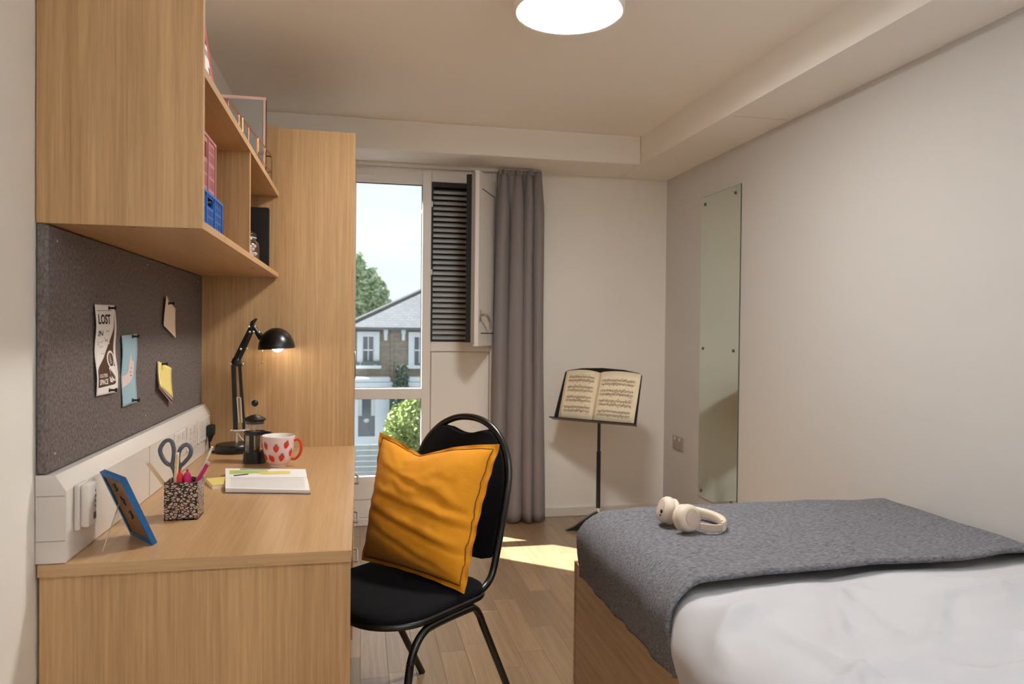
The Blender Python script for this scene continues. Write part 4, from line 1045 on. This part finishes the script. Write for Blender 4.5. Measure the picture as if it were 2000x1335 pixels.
for pts, foot in ((l1, [(-.486, .884), (-.478, .866), (-.474, .845)]), (l2, [(-.462, .880), (-.466, .866), (-.470, .845)])):
    m = loop([(sx(x), szz(z)) for x, z in pts], .004)
    m.tube([(sx(x), ys, szz(z)) for x, z in foot], [.006, .0055, .0045], 8); build(m, 'handle', 'greyscissor', sc, smooth=60)
m = MB(); m.box(-.484, ys-.001, .746, -.474, ys+.001, .852); build(m, 'blade', 'steel', sc); m = MB(); m.box(-.476, ys+.0015, .746, -.466, ys+.0035, .852); build(m, 'blade', 'steel', sc)

# ------------------------------------------------------------------ photo frame seen from behind
fa, ft = -.9488, .4045
pf = thing('photo_frame', 'blue photo frame seen from behind, leaning on a wire leg', 'photo frame', (-.540, 1.914, .741), fa)
fwid, fh, fth = .1328, .1747, .0125
Rf = Matrix.Rotation(ft, 4, 'X')
def fb(m, x0, z0, x1, z1, y0, y1, bev=.0): m.box(x0, y0, z0, x1, y1, z1, bev=bev, mat=Rf)
m = MB(); b_ = .011
for a in ((0, 0, b_, fh), (fwid-b_, 0, fwid, fh), (b_, 0, fwid-b_, b_), (b_, fh-b_, fwid-b_, fh)): fb(m, *a, 0, fth, .0006)
build(m, 'frame', 'bluewood', pf, local=True)
m = MB(); fb(m, b_, b_, fwid-b_, fh-b_, .0035, .0055); build(m, 'back_board', 'hardboard', pf, local=True)
m = MB()
for x, z, r_ in ((.055, .140, .5), (.064, .105, -.5), (.075, .070, .4)):
    T = Rf @ Matrix.Translation((x, .002, z)) @ Matrix.Rotation(r_, 4, 'Y')
    m.box(-.0025, -.001, -.012, .0025, .0018, .012, mat=T); m.box(-.010, -.001, -.0025, .010, .0018, .0025, mat=T)
build(m, 'clip', 'blackplast', pf, local=True)
m = MB(); T_ = pf.matrix_basis.inverted()
m.tube([Rf @ Vector((.052, .003, .108)), T_ @ Vector((-.557, 1.772, .7415))], .0012, 6); build(m, 'wire_leg', 'steel', pf, local=True)
m = MB(); fb(m, b_, b_, fwid-b_, fh-b_, .0070, .0080); build(m, 'picture', 'paper2', pf, local=True)

# ------------------------------------------------------------------ things in the shelf unit
def crate(name, label, mat, dark, x0, y0, z0, x1, y1, z1, slot=True):
    t = thing(name, label, 'crate', ((x0+x1)/2, (y0+y1)/2, z0))
    w_ = .004; m = MB()
    m.box(x0, y0, z0, x1, y1, z0+w_); m.box(x0, y0, z0, x0+w_, y1, z1); m.box(x0, y0, z0, x1, y0+w_, z1); m.box(x0, y1-w_, z0, x1, y1, z1)
    H = z1-z0; ya, yb = lerp(y0, y1, .30), lerp(y0, y1, .58); za, zb = z0+H*.60, z0+H*.86
    m.box(x1-w_, y0, z0, x1, ya, z1); m.box(x1-w_, yb, z0, x1, y1, z1); m.box(x1-w_, ya, z0, x1, yb, za); m.box(x1-w_, ya, zb, x1, yb, z1)
    build(m, 'body', mat, t)
    m = MB()
    m.box(x1, y0-.002, z1-.008, x1+.003, y1+.002, z1, bev=.001); m.box(x1, y0-.002, z0, x1+.003, y1+.002, z0+.007, bev=.001)
    for q in (0, .26, .62, 1): yy = lerp(y0+.004, y1-.004, q); m.box(x1, yy-.004, z0+.007, x1+.003, yy+.004, z1-.008)
    m.box(x0, y1, z1-.008, x1, y1+.003, z1, bev=.001); m.box(x0, y1, z0, x1, y1+.003, z0+.007)
    for q in (.1, .35, .6, .85): xx = lerp(x0, x1, q); m.box(xx-.004, y1, z0, xx+.004, y1+.003, z1)
    build(m, 'rib', mat, t)
    m = MB()
    for q0, q1 in ((.04, .22), (.30, .42), (.45, .58), (.66, .78), (.82, .94)):
        for r0, r1 in ((.14, .30), (.36, .52)) + (((.60, .74), (.78, .88)) if q0 > .6 or q0 < .1 else ()):
            m.box(x1, lerp(y0, y1, q0), z0+H*r0, x1+.0008, lerp(y0, y1, q1), z0+H*r1)
    build_split(m, 'recess_shade', dark, t)  # flat darker plates paint the shade inside the moulded recesses
crate('storage_crate', 'small blue folding crate at the bottom of the shelf unit', 'blue', 'blue_dark', -.60, 1.740, 1.476, -.352, 2.012, 1.562)
crate('storage_crate', 'dusty pink folding crate stacked on the blue one', 'pink', 'pink_dark', -.60, 1.745, 1.5635, -.364, 1.985, 1.706)
bk = thing('black_book', 'large black book standing upright behind the glass jar', 'book', (-.48, 3.16, 1.476))
bx('cover', 'blackplast', bk, -.60, 3.118, 1.476, -.366, 3.122, 1.732); bx('cover', 'blackplast', bk, -.60, 3.146, 1.476, -.366, 3.150, 1.732); bx('page_block', 'paper2', bk, -.598, 3.122, 1.480, -.3695, 3.146, 1.728); bx('spine', 'blackplast', bk, -.604, 3.118, 1.476, -.60, 3.150, 1.732)
jr = thing('glass_jar', 'clip-top glass jar of pink and white sweets on the shelf', 'jar', (-.425, 2.97, 1.476))
JC = Vector((-.425, 2.97, 1.4755))
m = MB(); m.lathe([(0, 0), (.040, 0), (.043, .004), (.043, .080), (.040, .094), (.030, .106), (.030, .118), (.0275, .118), (.0275, .107), (.038, .092), (.040, .08), (.040, .006), (0, .005)], JC, 32, caps=False); build(m, 'glass', 'jar_glass', jr, smooth=40)
m = MB(); m.lathe([(0, .120), (.032, .120), (.033, .126), (.030, .132), (.020, .140), (.006, .143), (0, .143)], JC, 32); build(m, 'lid', 'jar_glass', jr, smooth=40)
m = MB(); m.lathe([(.0315, .112), (.0325, .112), (.0325, .116), (.0315, .116), (.0315, .112)], JC, 24, caps=False); m.tube([JC+Vector((.0, -.034, .10)), JC+Vector((0, -.036, .13)), JC+Vector((0, 0, .147)), JC+Vector((0, .036, .13)), JC+Vector((0, .034, .10))], .0014, 6); build(m, 'wire_clip', 'chrome', jr, smooth=50)
m = MB(); rnd = random.Random(3)
for k in range(46):
    a, r_ = rnd.uniform(0, 2*PI), .029*math.sqrt(rnd.random()); m.ball(JC+Vector((r_*math.cos(a), r_*math.sin(a), rnd.uniform(.014, .082))), .0098, 8, (1, 1, .8))
o = build(m, 'sweets', 'marsh', jr, smooth=180, kind='stuff')

wb = thing('wire_basket', 'copper wire basket on top of the shelf unit', 'basket', (-.5, 2.8, 1.813))
m = MB(); z0, z1 = 1.816, 1.950; A, B, C, D = (-.407, 2.42), (-.360, 3.165), (-.605, 3.175), (-.640, 2.43)
for z in (z0, 1.885, z1): m.tube([(x, y, z) for x, y in (A, B, C, D)], .0022 if z < z1 else .0032, 6, closed=True)
def side_w(p, q, n):
    for k in range(n+1):
        t = k/n; x, y = lerp(p[0], q[0], t), lerp(p[1], q[1], t); m.tube([(x, y, z0), (x, y, z1)], .0017, 6)
side_w(A, B, 5); side_w(B, C, 10); side_w(C, D, 6); side_w(D, A, 5)
build(m, 'wire', 'copper', wb, smooth=60)
m = MB()
for t in (.27, .62):
    x, y = lerp(A[0], B[0], t), lerp(A[1], B[1], t); m.box(x-.003, y-.006, z1-.05, x+.003, y+.006, z1+.002, bev=.001)
build_split(m, 'post_highlight', 'brass', wb)  # bright brass pieces stand in for highlights on the basket posts
bf = thing('box_file', 'grey box file with a rose-coloured trim standing in the copper basket', 'file', (-.49, 3.10, 1.818))
bx('face', 'greycard', bf, -.592, 3.080, 1.820, -.384, 3.084, 2.152); bx('body', 'ink', bf, -.602, 3.084, 1.818, -.374, 3.100, 2.166, bev=.002)
m = MB()
for a in ((-.602, 2.152, -.374, 2.164), (-.384, 1.820, -.376, 2.152), (-.602, 1.820, -.592, 2.152)): m.box(a[0], 3.079, a[1], a[2], 3.084, a[3])
build(m, 'trim', 'rose', bf)
cl = thing('clipboard_folder', 'coral red folder leaning back at the near end of the shelf top', 'folder', (-.42, 1.93, 1.813))
T = Matrix.Translation((-.360, 1.90, 1.813)) @ Matrix.Rotation(-.14, 4, 'Y')
m = MB(); m.box(-.006, -.12, 0, .004, .052, .30, bev=.002, mat=T); build(m, 'cover', 'pinkred', cl)
m = MB(); m.box(-.020, -.12, .002, -.006, .048, .29, mat=T); build(m, 'page_block', 'paper', cl)
m = MB(); m.box(.0040, -.112, .115, .0046, .014, .280, mat=T); m.box(.0046, -.006, .040, .0050, .008, .058, mat=T); build_split(m, 'black_print', 'ink', cl)
m = MB(); m.box(.0040, -.112, .080, .0046, .014, .100, mat=T); build(m, 'grey_print', 'greycard', cl)
m = MB(); m.box(.0040, -.112, .022, .0046, .014, .080, mat=T); m.box(.0040, -.112, .100, .0046, .014, .115, mat=T); build_split(m, 'white_print', 'paper', cl)

# ------------------------------------------------------------------ ceiling lamp and added fill lamps
def round_lamp(x, y, label, dm):
    t = thing('ceiling_lamp', label, 'lamp', (x, y, ZC))
    m = MB(); m.lathe([(0, .0), (.192, .0), (.196, -.004), (.196, -.092), (.190, -.098), (.181, -.098), (.181, -.09), (0, -.09)], (x, y, ZC), 64, caps=False); build(m, 'housing', 'lamp_white', t, smooth=40)
    m = MB(); m.lathe([(.181, -.092), (.181, -.099), (.168, -.1025), (0, -.104)], (x, y, ZC), 64, caps=False); build(m, 'diffuser', dm, t, smooth=40, label='glowing white disc')
round_lamp(.719, 2.525, 'round white flush ceiling lamp, lit, near the window end', 'diffuser')
round_lamp(.72, -.55, 'added round white fill lamp on the ceiling, unseen behind the viewer', 'diffuser_fill')  # unseen lamp added as cool fill from behind the viewer

ul = thing('fill_uplight', 'added tall white fill uplighter, unseen behind the viewer', 'lamp', (1.45, -0.6, 0))  # unseen uplighter added to bounce fill light off the ceiling
UL = Vector((1.45, -0.6, 0))
m = MB(); m.lathe([(0, 0), (.14, 0), (.14, .02), (0, .024)], UL, 32); build(m, 'base', 'lamp_white', ul, smooth=40)
m = MB(); m.tube([UL+Vector((0, 0, .02)), UL+Vector((0, 0, 1.62))], .012, 12); build(m, 'pole', 'lamp_white', ul, smooth=40)
m = MB(); m.lathe([(0, 1.60), (.05, 1.61), (.15, 1.70), (.155, 1.70), (.145, 1.695), (.045, 1.625), (0, 1.62)], UL, 32, caps=False); build(m, 'shade', 'lamp_white', ul, smooth=40)
m = MB(); m.lathe([(0, 1.672), (.115, 1.672), (.115, 1.676), (0, 1.678)], UL, 32); build(m, 'diffuser', 'diffuser_upfill', ul)

# ------------------------------------------------------------------ outside
GZ = -4.6
tag(bx('ground', 'asphalt', None, -60, 5.2, GZ-.2, 70, 120, GZ), 'grey street far below the window', 'ground', kind='structure')
HY = 32.0
hs = thing('house', 'brown brick house with a slate hipped roof across the street', 'house', (4, HY, GZ))
bx('wall', 'brick', hs, -.62, HY, GZ, 9.0, HY+8, 1.36)
m = MB(); e = .28
b0 = [(-.62-e, HY-e, 1.30), (9+e, HY-e, 1.30), (9+e, HY+8+e, 1.30), (-.62-e, HY+8+e, 1.30)]; r0, r1 = Vector((3.6, HY+4, 3.55)), Vector((5.0, HY+4, 3.55))
vb = [m.bm.verts.new(p) for p in b0]; va, vc = m.bm.verts.new(r0), m.bm.verts.new(r1)
for f_ in ((vb[0], vb[1], vc, va), (vb[1], vb[2], vc), (vb[2], vb[3], va, vc), (vb[3], vb[0], va), (vb[3], vb[2], vb[1], vb[0])): m.bm.faces.new(f_)
build(m, 'roof', 'slate', hs)
m = MB(); m.tube([b0[0], r0], .09, 6); m.tube([b0[1], r1], .09, 6); m.tube([r0, r1], .09, 6); build(m, 'ridge_tile', 'ridge', hs)
bx('gutter', 'dkglass', hs, -.95, HY-.34, 1.27, 9.3, HY-.22, 1.37)
def far_window(x0, x1, z0, z1, bar=True):
    s = .22
    m = MB(); m.box(x0-s, HY-.12, z0-.08, x0, HY+.02, z1+s); m.box(x1, HY-.12, z0-.08, x1+s, HY+.02, z1+s); m.box(x0, HY-.12, z1, x1, HY+.02, z1+s)
    m.box(x0-s-.08, HY-.25, z0-.22, x1+s+.08, HY+.02, z0-.08)
    w = build(m, 'window', 'stucco', hs)
    bx('pane', 'dkglass', w, x0, HY-.02, z0-.08, x1, HY-.005, z1)
    m = MB(); zm = (z0+z1)/2; m.box(x0, HY-.06, zm-.03, x1, HY-.01, zm+.03); xm = (x0+x1)/2; m.box(xm-.02, HY-.05, z0, xm+.02, HY-.012, z1); m.box(x0, HY-.06, z0-.08, x0+.04, HY-.01, z1); m.box(x1-.04, HY-.06, z0-.08, x1, HY-.01, z1)
    build(m, 'sash_bar', 'stucco', w); return w
w1 = far_window(.10, .60, -.18, .96)
far_window(2.28, 2.78, -.18, .96); far_window(4.6, 5.1, -.18, .96)
m = MB(); rnd = random.Random(2)
for k in range(26): m.ball((rnd.uniform(-.12, .82), HY-.24, -.20+rnd.uniform(0, .09)), .07, 6)
build(m, 'window_box_plant', 'pink_flower', w1, smooth=180, kind='stuff')
for x in (1.01, 1.76):
    m = MB(); m.box(x, HY-.14, .80, x+.15, HY, 1.30, bev=.03); m.box(x-.02, HY-.22, 1.08, x+.17, HY, 1.30, bev=.03); build(m, 'bracket', 'stucco', hs)
bx('party_pier', 'brick', hs, 1.30, HY-.05, GZ, 1.42, HY, 1.30)
for x0, x1 in ((-.60, 1.38), (1.95, 4.3)):
    m = MB(); m.box(x0, HY-.95, -1.18, x1, HY, -.95, bev=.04); m.box(x0+.06, HY-.85, -.95, x1-.1, HY, -.74, bev=.05); build(m, 'bay_cornice', 'stucco', hs)
    m = MB()
    for xa, xb in ((x0+.05, x0+.55), (x1-.74, x1-.14)): m.box(xa, HY-.85, -3.2, xb, HY, -1.18)
    m.box(x0+.05, HY-.85, GZ, x1-.14, HY, -3.2); build(m, 'bay_wall', 'stucco', hs)
    p = bx('bay_window', 'dkglass', hs, x0+.55, HY-.72, -3.2, x1-.74, HY-.70, -1.18)
    m = MB(); m.box(x0+.55, HY-.74, -2.35, x0+.70, HY-.725, -1.2); m.box(x1-.90, HY-.74, -2.35, x1-.74, HY-.725, -1.2); build(m, 'curtain_panel', 'net', p)
    m = MB(); m.ball(((x0+x1)/2-.10, HY-.75, -2.55), .10, 8, (1.3, .5, 1)); build(m, 'table_lamp', 'net', p, smooth=180)

def leaf_cloud(name, mat, parent, blobs, count, size, seed):
    rnd = random.Random(seed); V, F = [], []
    tot = sum(b[3]*b[3] for b in blobs)
    for cx_, cy_, cz_, r_, sq in blobs:
        for k in range(int(count*r_*r_/tot)):
            d = Vector((rnd.gauss(0, 1), rnd.gauss(0, 1), rnd.gauss(0, 1))).normalized(); rr = r_*(.55+.5*rnd.random()**.5)
            c = Vector((cx_, cy_, cz_))+Vector((d.x*rr, d.y*rr, d.z*rr*sq))
            a = Vector((rnd.gauss(0, 1), rnd.gauss(0, 1), rnd.gauss(0, 1))).normalized(); b = a.cross(Vector((rnd.gauss(0, 1), rnd.gauss(0, 1), rnd.gauss(0, 1)))).normalized()
            s = size*rnd.uniform(.6, 1.3); i = len(V)
            V += [c-a*s, c+b*s*.55, c+a*s, c-b*s*.55]; F.append((i, i+1, i+2, i+3))
    me = bpy.data.meshes.new(name); me.from_pydata([tuple(v) for v in V], [], F); me.materials.append(M[mat])
    me.transform(root_of(parent).matrix_basis.inverted())
    o = bpy.data.objects.new(name, me); COL.objects.link(o); o.parent = parent; o['kind'] = 'stuff'; return o
tr = thing('tree', 'big green tree rising behind the roof of the brick house', 'tree', (-1.2, 44, GZ))
m = MB(); m.tube([(-1.2, 44, GZ), (-1.1, 44, 0), (-1.0, 44, 3.2)], [.4, .3, .15], 10); m.tube([(-1.1, 44, 0), (.4, 44, 3.0)], [.2, .08], 8); m.tube([(-1.1, 44, .5), (-2.8, 44, 3.4)], [.2, .08], 8); build(m, 'trunk', 'bark', tr, smooth=60)
leaf_cloud('foliage', 'tree', tr, [(-1.4, 44, 3.6, 2.1, .9), (.2, 43.6, 3.3, 1.35, .9), (1.25, 43.6, 2.4, .9, .8), (.5, 43.8, 4.35, .55, .8), (-.6, 44, 5.0, .9, .7), (-3, 44, 2.6, 1.6, .9), (.6, 43.8, 1.6, 1.3, .8), (1.7, 43.7, 2.0, .45, .8), (1.35, 43.6, 3.25, .30, .6), (.95, 43.6, 4.05, .22, .5), (1.9, 43.6, 2.75, .2, .6), (-.1, 43.7, 5.55, .22, .6), (1.55, 43.6, 3.5, .14, .6), (.75, 43.6, 4.75, .16, .7)], 9000, .16, 4)
bs = thing('bush', 'rounded lime-green bush in front of the house', 'bush', (1.55, 24, GZ))
m = MB()
for k in range(5): m.tube([(1.55, 24, GZ), (1.55+.3*math.cos(k*1.3), 24+.3*math.sin(k*1.3), -2.9), (1.55+.6*math.cos(k*1.3), 24+.6*math.sin(k*1.3), -1.6)], [.06, .04, .015], 6)
build(m, 'stem', 'bark', bs)
leaf_cloud('foliage', 'bushm', bs, [(1.7, 24, -1.75, .82, .9), (1.25, 24, -2.2, .55, .9), (2.2, 24, -2.2, .7, .9), (1.6, 24, -2.7, .8, .9), (1.9, 24, -1.25, .4, .8)], 6000, .075, 8)
hg = thing('tall_shrub', 'dark narrow shrub between the two bay windows', 'shrub', (1.75, 30.6, GZ))
m = MB(); m.tube([(1.72, 30.6, GZ), (1.72, 30.6, -.4)], [.08, .02], 6); build(m, 'stem', 'bark', hg)
leaf_cloud('foliage', 'hedge', hg, [(1.70, 30.6, -.42, .26, 1), (1.70, 30.6, -.8, .30, 1), (1.66, 30.6, -1.2, .36, 1), (1.68, 30.6, -1.7, .42, 1), (1.68, 30.6, -2.4, .5, 1.2)], 3500, .06, 9)
fn = thing('fence', 'pale grey slatted garden fence along the street', 'fence', (2, 26, GZ))
s0 = None
for k in range(9):
    z = -4.45+k*.19
    if s0 is None:
        m = MB(); m.box(-5, -.012, 0, 7, .012, .172); s0 = o = build(m, 'slat', 'fence', fn, local=True)
    else: o = copy_part(s0, fn)
    o.location = (0, 0, z-GZ)
for k in range(7):
    x = -3+k*2.0
    m = MB(); m.box(x-.05, 26.012, GZ, x+.05, 26.10, -2.75); build(m, 'post', 'fence', fn)
